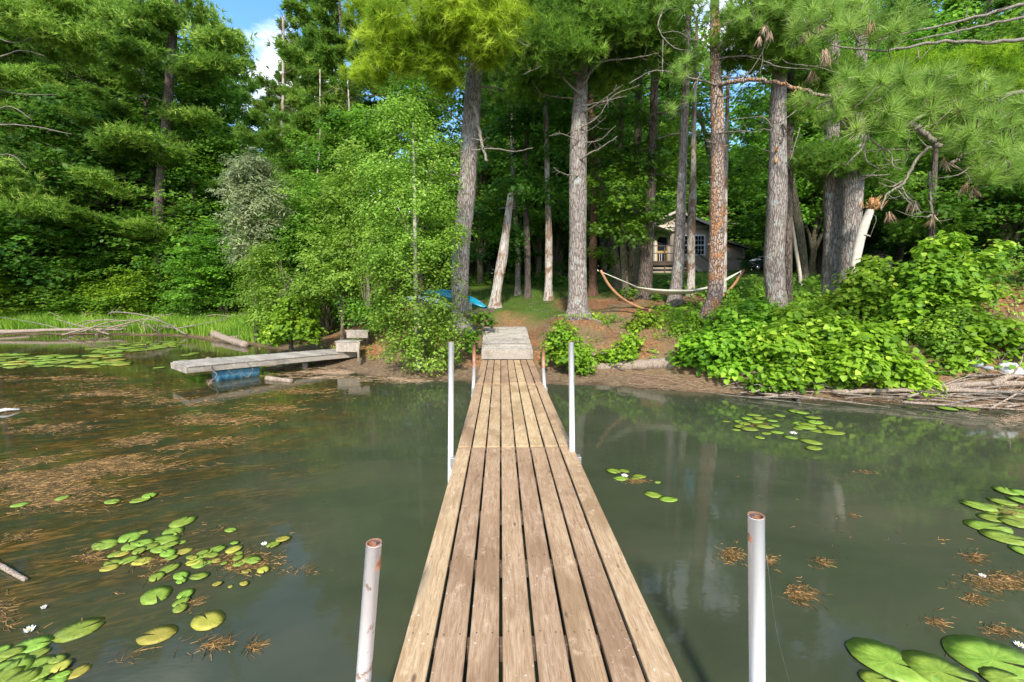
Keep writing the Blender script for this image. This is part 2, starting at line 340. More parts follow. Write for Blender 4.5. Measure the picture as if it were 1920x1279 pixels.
def stamp(tmpl, pos, nrm, size, rs, down=0.3):
    tv, tf = tmpl; n = len(pos); z = nrm / (np.linalg.norm(nrm, axis=1)[:, None] + 1e-9)
    r = rs.normal(size=(n, 3)); r[:, 2] -= down; y = r - (r * z).sum(1)[:, None] * z; y /= np.linalg.norm(y, axis=1)[:, None] + 1e-9; x = np.cross(y, z)
    s = np.broadcast_to(np.asarray(size, float), (n,))[:, None, None]
    v = pos[:, None, :] + s * (tv[None, :, 0:1] * x[:, None] + tv[None, :, 1:2] * y[:, None] + tv[None, :, 2:3] * z[:, None])
    f = (np.arange(n) * len(tv))[:, None, None] + tf[None]
    return v.reshape(-1, 3), f.reshape(-1, 3)
def add_leaves(g, pos, nrm, size, rs, tmpl=LEAF2, tint=None, down=.3):
    v, f = stamp(tmpl, pos, nrm, size, rs, down)
    if tint is None: tint = rs.rand(len(pos))
    g.add(v, f, np.repeat(np.clip(tint + rs.normal(scale=.10, size=len(pos)), 0, 1), len(tmpl[0])))
def tuft_tmpl(k, w, spread, rs, back=.12):
    V = []; F = []
    for i in range(k):
        th = rs.rand() * 2 * np.pi; ph = spread * rs.rand() ** .6
        d = np.array([math.sin(ph) * math.cos(th), math.sin(ph) * math.sin(th), math.cos(ph)]); l = .75 + .35 * rs.rand()
        b0 = np.array([0, 0, -back * rs.rand()]); s = np.cross(d, rs.normal(size=3)); s /= np.linalg.norm(s)
        V += [b0 - s * w / 2, b0 + s * w / 2, b0 + d * l]; F.append((3 * i, 3 * i + 1, 3 * i + 2))
    return np.array(V), np.array(F)
_r = np.random.RandomState(3)
TUFT_FAR = tuft_tmpl(9, .17, 1.35, _r); TUFT_MID = tuft_tmpl(16, .085, 1.4, _r, .3); TUFT_NEAR = tuft_tmpl(110, .036, 1.75, _r, .45); TUFT_STAR = tuft_tmpl(34, .055, 1.9, _r, .3); TUFT_DRY = tuft_tmpl(30, .03, 2.4, _r, .3)
def unit(n, rs):
    v = rs.normal(size=(n, 3)); return v / np.linalg.norm(v, axis=1)[:, None]
def sprays(g, c, out, rs, n=45, r=.45, size=.11, tmpl=LEAF2, thick=.075, droop=.35, tints=None):
    """flattish sprays of leaves round the centres c, hanging a little toward their rims"""
    m = len(c)
    if tints is None: tints = rs.rand(m) * .75
    a = rs.rand(m, n) * 2 * np.pi; q = np.sqrt(rs.rand(m, n)) * r
    off = np.stack([np.cos(a) * q, np.sin(a) * q, rs.normal(size=(m, n)) * thick - droop * q * q / r], -1)
    off += out[:, None, :] * (q * .25)[..., None]
    p = (c[:, None, :] + off).reshape(-1, 3)
    nr = np.concatenate([np.cos(a)[..., None] * .35, np.sin(a)[..., None] * .35, np.full((m, n, 1), .9)], -1) + out[:, None, :] * .45 + rs.normal(size=(m, n, 3)) * .38
    add_leaves(g, p, nr.reshape(-1, 3), size * (.7 + .6 * rs.rand(m * n)), rs, tmpl, np.repeat(tints, n))
def blob(g, c, rad, rs, ns, n=45, r=.4, size=.11, tmpl=LEAF2, shell=.55, low=-.5, tone=(0, .75), lump=.28):
    c = np.asarray(c, float); rad = np.asarray(rad, float); tv = .32 * (rs.rand() - .5)
    u = unit(ns * 2, rs); u = u[u[:, 2] > low][:ns]
    k = 1 + lump * fbm(u[:, 0] * 3 + c[0], u[:, 1] * 3 + u[:, 2] * 2.3 + c[1], 1.0, c[2])
    q = (shell + (1 - shell) * rs.rand(len(u)) ** .5) * k
    sprays(g, c + u * rad * q[:, None], u, rs, n, r, size, tmpl, tints=(tv + tone[0] + (tone[1] - tone[0]) * (rs.rand(len(u)) * .75 + .25 * (u[:, 2] > .1))).clip(0, 1))  # upper sprays get lighter tints: lit tops put into the leaf colour

# ------------------------------------------------------------------ big terrain sheets
def axis_(pts):
    out = [pts[0][0]]
    for (a, s), (b_, _) in zip(pts[:-1], pts[1:]):
        n = max(1, int(round((b_ - a) / s))); out += list(np.linspace(a, b_, n + 1)[1:])
    return np.array(out)
ax = axis_([(-1500, 250), (-250, 30), (-60, 3), (-27, .45), (-10, .16), (14, .6), (34, 4), (70, 30), (250, 250), (1500, 1)])
ay = axis_([(-1500, 250), (-250, 40), (-30, 5), (2, .5), (5.6, .12), (16, .3), (26, 1.0), (60, 8), (120, 40), (300, 250), (1500, 1)])
X, Y = np.meshgrid(ax, ay); Z = gz(X, Y)
v = np.stack([X, Y, Z], -1).reshape(-1, 3); nx = len(ax); ii, jj = np.meshgrid(np.arange(len(ay) - 1), np.arange(nx - 1), indexing='ij'); i0 = (ii * nx + jj).ravel()
f = np.stack([i0, i0 + 1, i0 + nx + 1, i0 + nx], -1)
def lawn_mask(x, y):
    a = sst(12.6, 14.2, y + .5 * fbm(x, y, .8, 3)) * sst(-4.5, -2.2, x) * sst(45, 38, y)
    b_ = 1 - sst(1.4, 2.6, x + .5 * fbm(x, y, .7, 1)) * (1 - sst(15.5, 18.5, y + .8 * fbm(x, y, .5, 2)))
    return a * b_
gm, t, b = mat('forest_floor', (.2, .1, .05), .95, .1)
at_ = N(t, 'ShaderNodeAttribute', attribute_name='tint')
co = coords(t); n1 = noise(t, co, 1.1, 6, .6); n2 = noise(t, co, 14, 8, .7); n3 = noise(t, co, 60, 4, .7)
lit = ramp(t, n2, [(.3, (.08, .04, .02)), (.45, (.22, .10, .045)), (.6, (.36, .18, .085)), (.72, (.46, .30, .17))])
lit = mixc(t, ramp(t, n1, [(.40, (0, 0, 0)), (.55, (.85, .85, .85))]), lit, ramp(t, n3, [(.3, (.12, .09, .045)), (.7, (.26, .19, .10))]))
grs = ramp(t, n3, [(.3, (.03, .075, .012)), (.55, (.075, .135, .02)), (.75, (.15, .17, .045))])
sx = N(t, 'ShaderNodeSeparateXYZ'); t.links.new(co, sx.inputs[0])
mud = ramp(t, n2, [(.3, (.07, .045, .022)), (.5, (.18, .12, .07)), (.72, (.34, .25, .15))])
c = mixc(t, mth(t, 'MULTIPLY', at_.outputs['Fac'], ramp(t, mth(t, 'ADD', n2, mth(t, 'MULTIPLY', n1, .6)), [(.55, (0, 0, 0)), (.72, (1, 1, 1))])), lit, grs)
hz = mth(t, 'MULTIPLY_ADD', n1, .18, sx.outputs[2])
c = mixc(t, ramp(t, hz, [(.22, (1, 1, 1)), (.34, (0, 0, 0))]), c, mud)
c = mixc(t, ramp(t, hz, [(.075, (1, 1, 1)), (.125, (0, 0, 0))]), c, (.055, .038, .022))
t.links.new(c, b.inputs['Base Color']); bump(t, b, mth(t, 'ADD', n2, mth(t, 'MULTIPLY', n3, .5)), .8, .05)
me = npmesh('ground', v, f, gm, lawn_mask(v[:, 0], v[:, 1]), True)
tag(obj('ground', me), 'needle covered bank, mud shore and lawn', kind='structure')

# water
wm, t, b = mat('murky_green_water', (.04, .05, .035), .045, .4); b.inputs['IOR'].default_value = 1.33
co = coords(t); sx = N(t, 'ShaderNodeSeparateXYZ'); t.links.new(co, sx.inputs[0])
n1 = noise(t, coords(t, (.5, 1.1, 1)), .8, 6, .6, .5)
murk = ramp(t, n1, [(.3, (.034, .042, .022)), (.5, (.047, .055, .030)), (.62, (.058, .062, .035)), (.75, (.082, .074, .044))])
rot = N(t, 'ShaderNodeMapping'); rot.inputs['Rotation'].default_value = (0, 0, -.42); t.links.new(co, rot.inputs[0])
st = N(t, 'ShaderNodeMapping'); st.inputs['Scale'].default_value = (.55, 2.2, 1); t.links.new(rot.outputs[0], st.inputs[0])
nw = noise(t, st.outputs[0], 1.5, 9, .68, .7); nw2 = noise(t, st.outputs[0], 9, 6, .7, .8)
# weed grows to the left of the dock and thins out toward it
reg = mth(t, 'MULTIPLY', ramp(t, mth(t, 'MULTIPLY_ADD', sx.outputs[0], -.12, mth(t, 'MULTIPLY', n1, .25)), [(.32, (0, 0, 0)), (.62, (1, 1, 1))]), 1.0)
wmask = mth(t, 'MULTIPLY', reg, ramp(t, nw, [(.42, (0, 0, 0)), (.57, (1, 1, 1))]))
weedc = ramp(t, nw2, [(.3, (.020, .024, .007)), (.48, (.045, .034, .010)), (.60, (.15, .080, .020)), (.74, (.30, .16, .045))])
shal = mth(t, 'MULTIPLY', reg, .75)
c = mixc(t, shal, murk, ramp(t, nw2, [(.3, (.014, .018, .008)), (.7, (.040, .042, .014))]))
c = mixc(t, wmask, c, weedc)
t.links.new(c, b.inputs['Base Color'])
nb = noise(t, coords(t, (1, 2.2, 1)), 2.2, 4, .5); nb2 = noise(t, coords(t, (1, 2.5, 1)), 11, 3, .5)
bump(t, b, mth(t, 'ADD', nb, mth(t, 'MULTIPLY', nb2, .16)), .07, .02)
me = npmesh('lake_water', [(-1400, -1400, 0), (1400, -1400, 0), (1400, 1400, 0), (-1400, 1400, 0)], [(0, 1, 2, 3)], wm)
tag(obj('lake_water', me), 'still murky green lake water', kind='structure')


# ------------------------------------------------------------------ dock
DZ = 0.37; DA = 0.0255; DX = 0.150
dock = tag(empty('dock', (DX, 0, 0), DA), 'long plank dock in two butted tan sections leading from the water to the shore', 'dock')
SECT = [(-1.95, 1.22), (1.26, 4.46), (4.50, 7.73), (7.77, 10.46)]
for si, (y0, y1) in enumerate(SECT):
    ln = y1 - y0
    pm = [bbox_mesh('plank', .1375, ln - .01 * k, .036, M['plank'], .004) for k in (0, 1, 2)]
    for i in range(8):
        o = obj('plank', pm[R.randrange(3)], dock, (-.61 + .069 + i * .1546, (y0 + y1) / 2 + R.uniform(-.004, .004), DZ + R.uniform(-.002, .002)))
        o.rotation_euler = (0, R.uniform(-.006, .006), R.uniform(-.0009, .0009) + (math.pi if R.random() < .5 else 0))
    jm = bbox_mesh('joist', 1.15, .06, .085, M['under'], .003); n = int(round(ln / .62))
    for k in range(n + 1): obj('joist', jm, dock, (0, y0 + .06 + (ln - .12) * k / n, DZ - .040))
    for s_ in (-1, 1): obj('side_beam', bbox_mesh('side_beam', .04, ln - .02, .12, M['under'], .003), dock, (s_ * .597, (y0 + y1) / 2, DZ - .0395))
    g = Geo()
    for k in range(n + 1):
        yy = y0 + .06 + (ln - .12) * k / n
        for i in range(8):
            for dx in (-.038, .038):
                x = -.61 + .069 + i * .1546 + dx + R.uniform(-.006, .006); y = yy + R.uniform(-.008, .008); a = np.linspace(0, 2 * np.pi, 6, endpoint=False)
                g.add(np.stack([x + .0045 * np.cos(a), y + .0045 * np.sin(a), np.full(6, DZ + .0045)], -1), [(0, 1, 2), (0, 2, 3), (0, 3, 4), (0, 4, 5)])
    tag(g.obj('nail_heads', M['under'], dock), kind='stuff')
for y in (1.24, 4.48, 7.75):
    obj('seam_bracket', bbox_mesh('seam_bracket', 1.2, .03, .03, M['rust'] if y > 7 else M['under'], .002), dock, (0, y, DZ - .012))

def pipe(px, py, Y, px2, py2, rad, label, m=M['pipe'], rustm=None, split=None, zb=-.9):
    top = at(px, py, Y); b2 = at(px2, py2, Y); d = (b2 - top).normalized(); bot = top + d * ((top.z - zb) / -d.z)
    root = tag(empty('dock_pole', (bot.x, bot.y, zb)), label, 'pole', 'pipes that hold the dock')
    def wall(a, b_, mm, name):
        o1, f1 = tube([a, b_], rad, 20, cap=False); i1, f2 = tube([a, b_], rad * .84, 20, cap=False)
        k = np.arange(20); k2 = (k + 1) % 20; g = Geo(); v = np.concatenate([o1, i1]) - np.array(root.location)
        f = np.concatenate([f1, f2[:, ::-1] + 40, np.stack([k, k2, 40 + k2], -1), np.stack([k, 40 + k2, 40 + k], -1), np.stack([20 + k, 60 + k2, 20 + k2], -1), np.stack([20 + k, 60 + k, 60 + k2], -1)])
        g.add(v, f); o = g.obj(name, mm, root, True)
        return o
    if split is None:
        wall(bot, top - Vector((0, 0, .003)), m, 'pipe')
        g = Geo(); v, f = tube([top - Vector((0, 0, .10)), top + Vector((0, 0, .001))], rad * .845, 20, cap=False); g.add(v - np.array(root.location), f)
        v, f = tube([top - Vector((0, 0, .0035)), top + Vector((0, 0, .002))], rad * 1.004, 20, cap=False)
        a = np.linspace(0, 2 * np.pi, 20, endpoint=False); rg = np.concatenate([np.stack([top.x + q * np.cos(a), top.y + q * np.sin(a), np.full(20, top.z + .002)], -1) for q in (rad * 1.004, rad * .845)])
        k = np.arange(20); k2 = (k + 1) % 20; g.add(rg - np.array(root.location), np.concatenate([np.stack([k, k2, 20 + k2], -1), np.stack([k, 20 + k2, 20 + k], -1)]))
        g.obj('rusty_rim', M['rust'], root, True)
    else:
        mid = at(px, split, Y); wall(bot, mid, m, 'pipe'); wall(mid, top, M['rust'], 'rusty_top')
    return root
pipe(701, 1018, 1.60, 681, 1279, .0300, 'nearest chalky white pole, left of the dock and leaning', M['pipe_pink'])
pipe(1418, 967, 1.58, 1420, 1279, .0295, 'nearest bright white pole, right of the dock')
pipe(846, 641, 4.36, 845, 870, .0285, 'tall white pole at the left end of the dock seam')
pipe(1071, 641, 4.36, 1073, 850, .0285, 'tall white pole at the right end of the dock seam')
pipe(889, 647, 7.62, 887, 720, .031, 'short pole with rusty top on the left of the dock near shore', split=688, zb=-.6)
pipe(1019, 650, 7.62, 1022, 716, .031, 'short pole with rusty top on the right of the dock near shore', split=690, zb=-.6)
for s_ in (-1, 1):
    for yy in (1.5, 4.34, 7.6): obj('pole_bracket', bbox_mesh('pole_bracket', .05, .09, .10, M['metal'], .003), dock, (s_ * .645 if yy > 2 else s_ * .66, yy, DZ - .05))
# fishing line caught on the near right pole
g = Geo(); p0 = at(1437, 1040, 1.62); p1 = atz(1482, 1285, .0); v, f = tube(smoothpath([p0, (p0 + p1) / 2 + Vector((-.01, 0, -.03)), p1], 10), .0007, 5); g.add(v, f)
tag(g.obj('fishing_line', M['metal'], origin=tuple(p0)), 'thin slack line hanging beside the nearest right pole into the water', 'line')

# ramp
r0 = at(951, 655, 10.56); r1 = at(946.5, 612.5, 12.85)
ramp_o = tag(empty('ramp', (r0.x, r0.y, r0.z)), 'short grey slatted wooden ramp from the dock up to the bank', 'ramp')
dv = (r1 - r0); ln = dv.length; nb_ = 16; bmh = bbox_mesh('deck_board', 1.235, ln / nb_ - .018, .03, M['plank_grey'], .003)
tilt = math.atan2(dv.z, dv.y); yaw = math.atan2(-dv.x, dv.y)
for i in range(nb_):
    p = dv * ((i + .5) / nb_); o = obj('deck_board', bmh, ramp_o, p + Vector((R.uniform(-.008, .008), 0, R.uniform(-.002, .002))))
    o.rotation_euler = (tilt + R.uniform(-.01, .01), 0, yaw + R.uniform(-.004, .004)) if R.random() < .5 else (-tilt, 0, yaw + math.pi)
o = obj('front_board', bbox_mesh('front_board', 1.25, .035, .235, M['plank_pale'], .004), ramp_o, (0, -.02, -.006))
for s_ in (-1, 1): beam('stringer', r0 + Vector((s_ * .58, 0.02, -.10)), r1 + Vector((s_ * .58, 0, -.10)), .04, .14, M['under'], ramp_o)

# ------------------------------------------------------------------ old half-afloat dock on the left
c1 = at(352, 690, 9.14); c1.z = .415; e1 = Vector((-4.35, 12.3, .30)); dr = (e1 - c1).normalized(); sidev = Vector((-dr.y, dr.x, 0)).normalized() * 1.22
od = tag(empty('old_dock', c1), 'grey weathered old dock on a blue barrel, sagging off the left bank', 'dock')
LN = (e1 - c1).length
def odp(u, w, dz=0.0): return c1 + dr * u + sidev * w + Vector((0, 0, dz))
beam('side_board', odp(0, .02, -.065), odp(LN, .02, -.065), .04, .13, M['plank_pale'], od)
beam('side_board', odp(0, .84, -.065), odp(LN, .84, -.065), .04, .13, M['plank_pale'], od)
beam('end_board', odp(-.022, -.0, -.065), odp(-.022, .86, -.065), .04, .132, M['plank_pale'], od)
nbd = 26
for i in range(nbd):
    u0 = LN * (i + .5) / nbd; beam('deck_board', odp(u0, -.01, .012), odp(u0, .87, .012 + R.uniform(-.004, .004)), LN / nbd - .010, .024, M['plank_grey'], od, bev=.003)
for u0 in (1.2, 2.6): beam('joist', odp(u0, .05, -.09), odp(u0, .82, -.09), .05, .12, M['under'], od)
# barrel: ribbed drum lying along the dock
M['barrel'], t, b = mat('sun_faded_blue_plastic', (.05, .22, .34), .5, .4)
n = noise(t, coords(t), 5, 6, .65); sx = N(t, 'ShaderNodeSeparateXYZ'); t.links.new(coords(t), sx.inputs[0])
c = ramp(t, n, [(.35, (.03, .13, .20)), (.55, (.08, .22, .30)), (.72, (.26, .32, .34))]); t.links.new(c, b.inputs['Base Color'])
q = np.linspace(0, .93, 34); rr = .205 + .008 * (np.abs(np.sin(q * 21)) > .93) - .03 * (np.abs(q - .465) > .44) - .07 * (np.abs(q - .465) > .46)
ctr = np.array([tuple(odp(.55 + a, .26, 0)) for a in q]); ctr[:, 2] = .125
g = Geo(); v, f = tube(ctr, rr, 24); bl = Vector(ctr[17]); g.add(v, f); tag(g.obj('barrel', M['barrel'], origin=tuple(bl), smooth=True), 'blue plastic barrel floating under the old grey dock', 'barrel')
g = Geo(); v, f = tube(smoothpath([odp(2.62, .22, -.16), odp(2.62, .22, -.5)], 5), [.075, .08, .07, .085, .09], 12, .1); g.add(v, f)
o = g.obj('post', M['drift'], None); me = o.data; me.transform(Matrix.Translation(-c1)); o.parent = od
def rope(name, label, pts, rad, m, cat='rope'):
    g = Geo(); v, f = tube(smoothpath(pts, 26), rad, 6); g.add(v, f); return tag(g.obj(name, m, origin=tuple(pts[0])), label, cat)
rope('chain', 'rusty chain looped down from the side of the old dock', [odp(.42, -.01, 0), odp(.44, -.03, -.12), odp(.50, -.05, -.2), odp(.46, -.07, -.28), odp(.36, -.10, -.33), odp(.30, -.12, -.41)], .009, M['drift'], 'chain')
rope('rope', 'frayed pale rope wrapped round the blue barrel', [odp(.75, -.02, -.14), odp(.85, -.02, -.27), odp(1.0, -.02, -.22), odp(1.1, -.02, -.35), odp(1.25, -.02, -.2), odp(1.12, -.02, 0)], .007, M['dead'])
# wooden steps at its shore end
stp = tag(empty('steps', hit(648, 668, 9)), 'two weathered box steps at the shore end of the old dock', 'steps'); sl0 = Vector(stp.location)
def stepbox(px0, px1, pyt, pyb, Y, depth, name):
    a = at(px0, pyt, Y); b_ = at(px1, pyt, Y); h = a.z - at(px0, pyb, Y).z
    me = bbox_mesh(name, (b_ - a).length, .04, h, M['plank_pale'], .004); o = obj(name, me, stp, (a + b_) / 2 - sl0)
    me = bbox_mesh('tread', (b_ - a).length + .05, depth, .035, M['plank_grey'], .004); o = obj('tread', me, stp, (a + b_) / 2 - sl0 + Vector((0, depth / 2 - .03, .036)))
stepbox(630, 672, 642, 660, 11.9, .34, 'riser'); stepbox(650, 690, 622, 634, 12.4, .4, 'riser')
beam('side_panel', at(674, 650, 11.95), at(672, 668, 11.3), .05, .3, M['plank_pale'], stp)

# ------------------------------------------------------------------ logs and driftwood
def log(name, label, pts, r0_, r1_, m, cat='log', group=None, sides=12, wob=.18, twigs=0):
    pts = [Vector(p) for p in pts]; n = 16; sp = smoothpath(pts, n); rad = np.linspace(r0_, r1_, n) * (1 + .08 * NR.randn(n)); g = Geo()
    v, f = tube(sp, rad, sides, wob); g.add(v, f)
    for k in range(twigs):
        i = NR.randint(3, n - 1); d = unit(1, NR)[0]; d[2] = abs(d[2]) * .6; l = (.25 + .5 * NR.rand()) * min(1, rad[i] * 30)
        q = smoothpath([sp[i], sp[i] + d * l * .5 + NR.normal(size=3) * .03, sp[i] + d * l], 5); v, f = tube(q, np.linspace(rad[i] * .45, .004, 5), 5); g.add(v, f)
    return tag(g.obj(name, m, origin=tuple(pts[0]), smooth=sides > 8), label, cat, group)
def wp(px, py, dz=0.0): p = atz(px, py, 0); p.z = dz; return p
log('log', 'thick barkless log resting in the shallows by the reeds', [wp(402, 634, .18), wp(425, 641, .12), wp(462, 651, .08)], .17, .13, M['drift'])
log('log', 'dark broken log behind the thick barkless one', [wp(430, 640, .12), wp(500, 636, .16)], .10, .07, M['drift'])
log('log', 'cut pale log lying against the far side of the old dock', [at(388, 676, 11.0), at(412, 682, 11.0), at(470, 686, 11.2)], .09, .10, M['drift'])
log('log', 'short log floating under the middle of the old dock', [wp(500, 712, .03), wp(548, 716, .01)], .06, .055, M['drift'])
log('fallen_log', 'large split grey log on the mud right of the dock', [hit(1118, 690, 8), hit(1180, 690, 8) + Vector((0, 0, .03)), hit(1264, 688, 8) + Vector((0, 0, .05))], .09, .15, M['drift'], twigs=3)
log('log', 'short pale stick lying on the bank right of the ramp', [hit(1100, 675, 8) + Vector((0, 0, .06)), hit(1145, 670, 8) + Vector((0, 0, .1))], .03, .045, M['drift'])
log('sunken_branch', 'dark forked branch sticking out of the water below the vines', [wp(1478, 735, .22), wp(1492, 748, .08), wp(1503, 766, -.06)], .05, .03, M['bark_dark'])
log('branch', 'broken branch floating at the left edge of the picture', [wp(-20, 1055, .02), wp(15, 1072, .015), wp(48, 1090, .01)], .02, .014, M['drift'], 'branch', sides=8)
# left tangle
LT = [((-20, 628), (180, 622), .07), ((0, 632), (230, 628), .09), ((150, 618), (330, 628), .14), ((180, 608), (360, 616), .16), ((60, 622), (260, 604), .05)]
for (a, b_, r_) in LT:
    p = wp(*a, .12 + R.random() * .1); q = wp(*b_, .15 + R.random() * .3)
    log('driftwood_log', 'long grey trunk washed up along the reed bed in the cove', [p, (p + q) / 2 + Vector((0, 0, R.uniform(-.1, .1))), q], r_, r_ * .6, M['drift'], 'driftwood', 'driftwood logs in the left cove', twigs=4)
for k in range(34):
    a = 110 + 260 * R.random(); p = wp(a, R.uniform(616, 632), R.uniform(.0, .35)); q = p + Vector((R.uniform(-3.2, 3.2), R.uniform(-.8, 1.0), R.uniform(-.1, 1.0)))
    if q.z < -.05: q.z = 0
    log('driftwood_branch', 'bare bleached branch in the tangle before the reeds', [p, (p + q) / 2 + Vector((R.uniform(-.2, .2), 0, R.uniform(0, .3))), q], .035, .010, M['drift'] if k % 3 else M['dead'], 'driftwood', 'bleached branches in the left tangle', sides=6, twigs=3)
log('driftwood_branch', 'long pale branch arching highest over the left tangle', [wp(212, 612, .1), at(232, 586, 20.5), at(275, 592, 20), at(320, 610, 19.5)], .05, .02, M['dead'], 'driftwood', sides=8, twigs=4)
# right shore
def hitw(px, py):
    w = wp(px, py)
    if G(w.x, w.y) > 0: w = hit(px, py, 4)
    w.z = max(w.z, .01); return w
for (a, b_, r_, lab) in [((1700, 742), (1935, 731), .075, 'thickest pale driftwood trunk on the right shore'), ((1560, 742), (1960, 750), .045, 'long straight driftwood pole at the right water line'), ((1640, 726), (1830, 742), .05, 'pale driftwood trunk under the vines'), ((1810, 716), (1960, 722), .03, 'thin straight pole beside the white rock'), ((1700, 735), (1750, 705), .02, 'short forked stick standing out of the right driftwood'), ((1860, 730), (1905, 712), .07, 'curved driftwood stump beside the white rock')]:
    p = hitw(*a); q = hitw(*b_)
    for w in (p, q): w.z += .07
    log('driftwood', lab, [p, (p + q) / 2 + Vector((0, 0, .05)), q], r_, r_ * .6, M['drift'], 'driftwood', sides=10, twigs=2)
for k in range(62):
    px = R.uniform(1330, 1930); yb = 722 + (px - 1330) * .06 + R.uniform(-14, 24); p = hitw(px, yb); p.z += R.uniform(.01, .12)
    a = R.gauss(-.2, .28); l = R.uniform(.4, 2.0); q = p + Vector((math.cos(a) * l, math.sin(a) * l, 0)); q.z = max(0, G(q.x, q.y)) + R.uniform(0, .2)
    log('driftwood_branch', 'thin bleached stick in the driftwood along the right shore', [p, (p + q) / 2 + Vector((0, R.uniform(-.06, .06), R.uniform(-.02, .08))), q], R.uniform(.008, .028), .004, M['drift'] if k % 3 else M['dead'], 'driftwood', 'sticks along the right shore', sides=5, twigs=2)
for k in range(26):
    p = hit(R.uniform(1670, 1915), R.uniform(590, 690), 5); a = R.uniform(0, 6.3); l = R.uniform(.2, .5); q = p + Vector((math.cos(a) * l, math.sin(a) * l * .6, R.uniform(.1, .5)))
    log('dead_stick', 'dry twig poking out of the brush on the right mound', [p, (p + q) / 2 + Vector((0, 0, .1)), q], .009, .004, M['dead'], 'stick', 'dry twigs on the right mound', sides=5, twigs=3)
# rocks
def rock(px, py, r_, label, m, sq=.75):
    p = hit(px, py, 5); bm = bmesh.new(); bmesh.ops.create_icosphere(bm, subdivisions=3, radius=r_); sd_ = R.random() * 20
    for v in bm.verts:
        k = 1 + .22 * float(fbm(np.array(v.co.x / r_ * 1.3 + sd_), np.array(v.co.y / r_ * 1.3 + v.co.z / r_))); v.co = Vector((v.co.x * k * 1.2, v.co.y * k, v.co.z * k * sq))
    me = bpy.data.meshes.new('rock'); bm.to_mesh(me); bm.free(); me.materials.append(m); o = obj('rock', me, None, (p.x, p.y, p.z + r_ * .2)); tag(o, label, 'rock')
def stone_mat(name, a, b_):
    m, t, bb = mat(name, a, .9, .2); n = noise(t, coords(t), 6, 8, .65); t.links.new(ramp(t, n, [(.35, b_), (.65, a)]), bb.inputs['Base Color']); bump(t, bb, n, .6, .03); return m
M['rock_white'] = stone_mat('white_rock', (.74, .70, .70), (.50, .44, .42)); M['rock_grey'] = stone_mat('blue_grey_rock', (.30, .33, .36), (.17, .18, .19))
rock(1897, 702, .16, 'white rounded rock at the right edge of the shore', M['rock_white'])
rock(1826, 686, .10, 'blue grey rock half buried in the brush on the right bank', M['rock_grey']); rock(1853, 692, .07, 'small grey stone between the blue grey and the white rock', M['rock_grey'])

# ------------------------------------------------------------------ lily pads
def pad_mesh(seed, m):
    rs = np.random.RandomState(seed); n = 26; a = np.linspace(.13, 2 * np.pi - .13, n); r_ = (1 + .05 * np.sin(a * 2 + rs.rand() * 6) + .02 * rs.randn(n)); r_[0] *= .97; r_[-1] *= .97
    x = np.cos(a) * r_ * 1.12; y = np.sin(a) * r_ * .9; z = .006 + .03 * np.clip(np.convolve(np.pad(rs.randn(n), 2, 'wrap'), [.2, .3, .4, .3, .2], 'valid'), 0, 1.4)
    top = np.stack([x, y, z], -1); mid = np.stack([x * .5, y * .5, np.full(n, .006)], -1); bot = np.stack([x * .97, y * .97, np.full(n, -.006)], -1); c = np.array([[.06, 0, .0]])
    v = np.concatenate([top, mid, bot, c]); i = np.arange(n - 1)
    f = np.concatenate([np.stack([i, i + 1, n + i + 1], -1), np.stack([i, n + i + 1, n + i], -1), np.stack([np.full(n - 1, 3 * n), n + i, n + i + 1], -1), np.stack([i + 1, i, 2 * n + i], -1), np.stack([i + 1, 2 * n + i, 2 * n + i + 1], -1)])
    return npmesh('lily_pad', v, f, m)
def pad_mat(name, a, b_, c_):
    m, t, bb = mat(name, a, .5, .35); co = coords(t); n = noise(t, co, 2.2, 6, .6); n2 = noise(t, co, 14, 4, .7)
    sx = N(t, 'ShaderNodeSeparateXYZ'); t.links.new(co, sx.inputs[0]); an = mth(t, 'ARCTAN2', sx.outputs[1], sx.outputs[0]); vn = mth(t, 'ABSOLUTE', mth(t, 'SINE', mth(t, 'MULTIPLY', an, 9.0)))
    c = ramp(t, n, [(.35, a), (.6, b_), (.75, c_)]); c = mixc(t, ramp(t, vn, [(.0, (.16, .16, .16)), (.06, (0, 0, 0))]), c, tuple(min(1, x * 1.25) for x in b_))
    c = mixc(t, ramp(t, n2, [(.58, (0, 0, 0)), (.66, (.75, .75, .75))]), c, (.16, .10, .02))
    hv = N(t, 'ShaderNodeHueSaturation'); t.links.new(mth(t, 'MULTIPLY_ADD', rnd(t), .4, .78), hv.inputs['Value']); t.links.new(mth(t, 'MULTIPLY_ADD', rnd(t), .04, .475), hv.inputs['Hue']); t.links.new(c, hv.inputs['Color'])
    t.links.new(hv.outputs[0], bb.inputs['Base Color']); bump(t, bb, vn, .10, .02); return m
PM = pad_mat('lily_pad_green', (.13, .22, .02), (.22, .32, .035), (.32, .38, .06)); PMy = pad_mat('lily_pad_yellowing', (.30, .30, .03), (.38, .36, .05), (.30, .17, .05))
PG = [pad_mesh(i, PM) for i in range(5)]; PY = [pad_mesh(9 + i, PMy) for i in range(2)]
NPAD = [0]
def pad(px, py, w, label, group, rz=None, yel=False):
    p = atz(px, py, 0); d = Vector(p - Vector((0, 0, CAMH))).dot(Vector((0, math.cos(PITCH), -math.sin(PITCH)))); r_ = w / 2 / 820 * d
    NPAD[0] += 1; o = obj('lily_pad', R.choice(PY if yel else PG), None, (p.x, p.y, .002 + .0011 * (NPAD[0] % 14) )); o.scale = (r_, r_, min(r_, .25)); o.rotation_euler = (R.uniform(-.02, .02), R.uniform(-.02, .02), R.random() * 6.28 if rz is None else rz)
    return tag(o, label, 'lily pad', group)
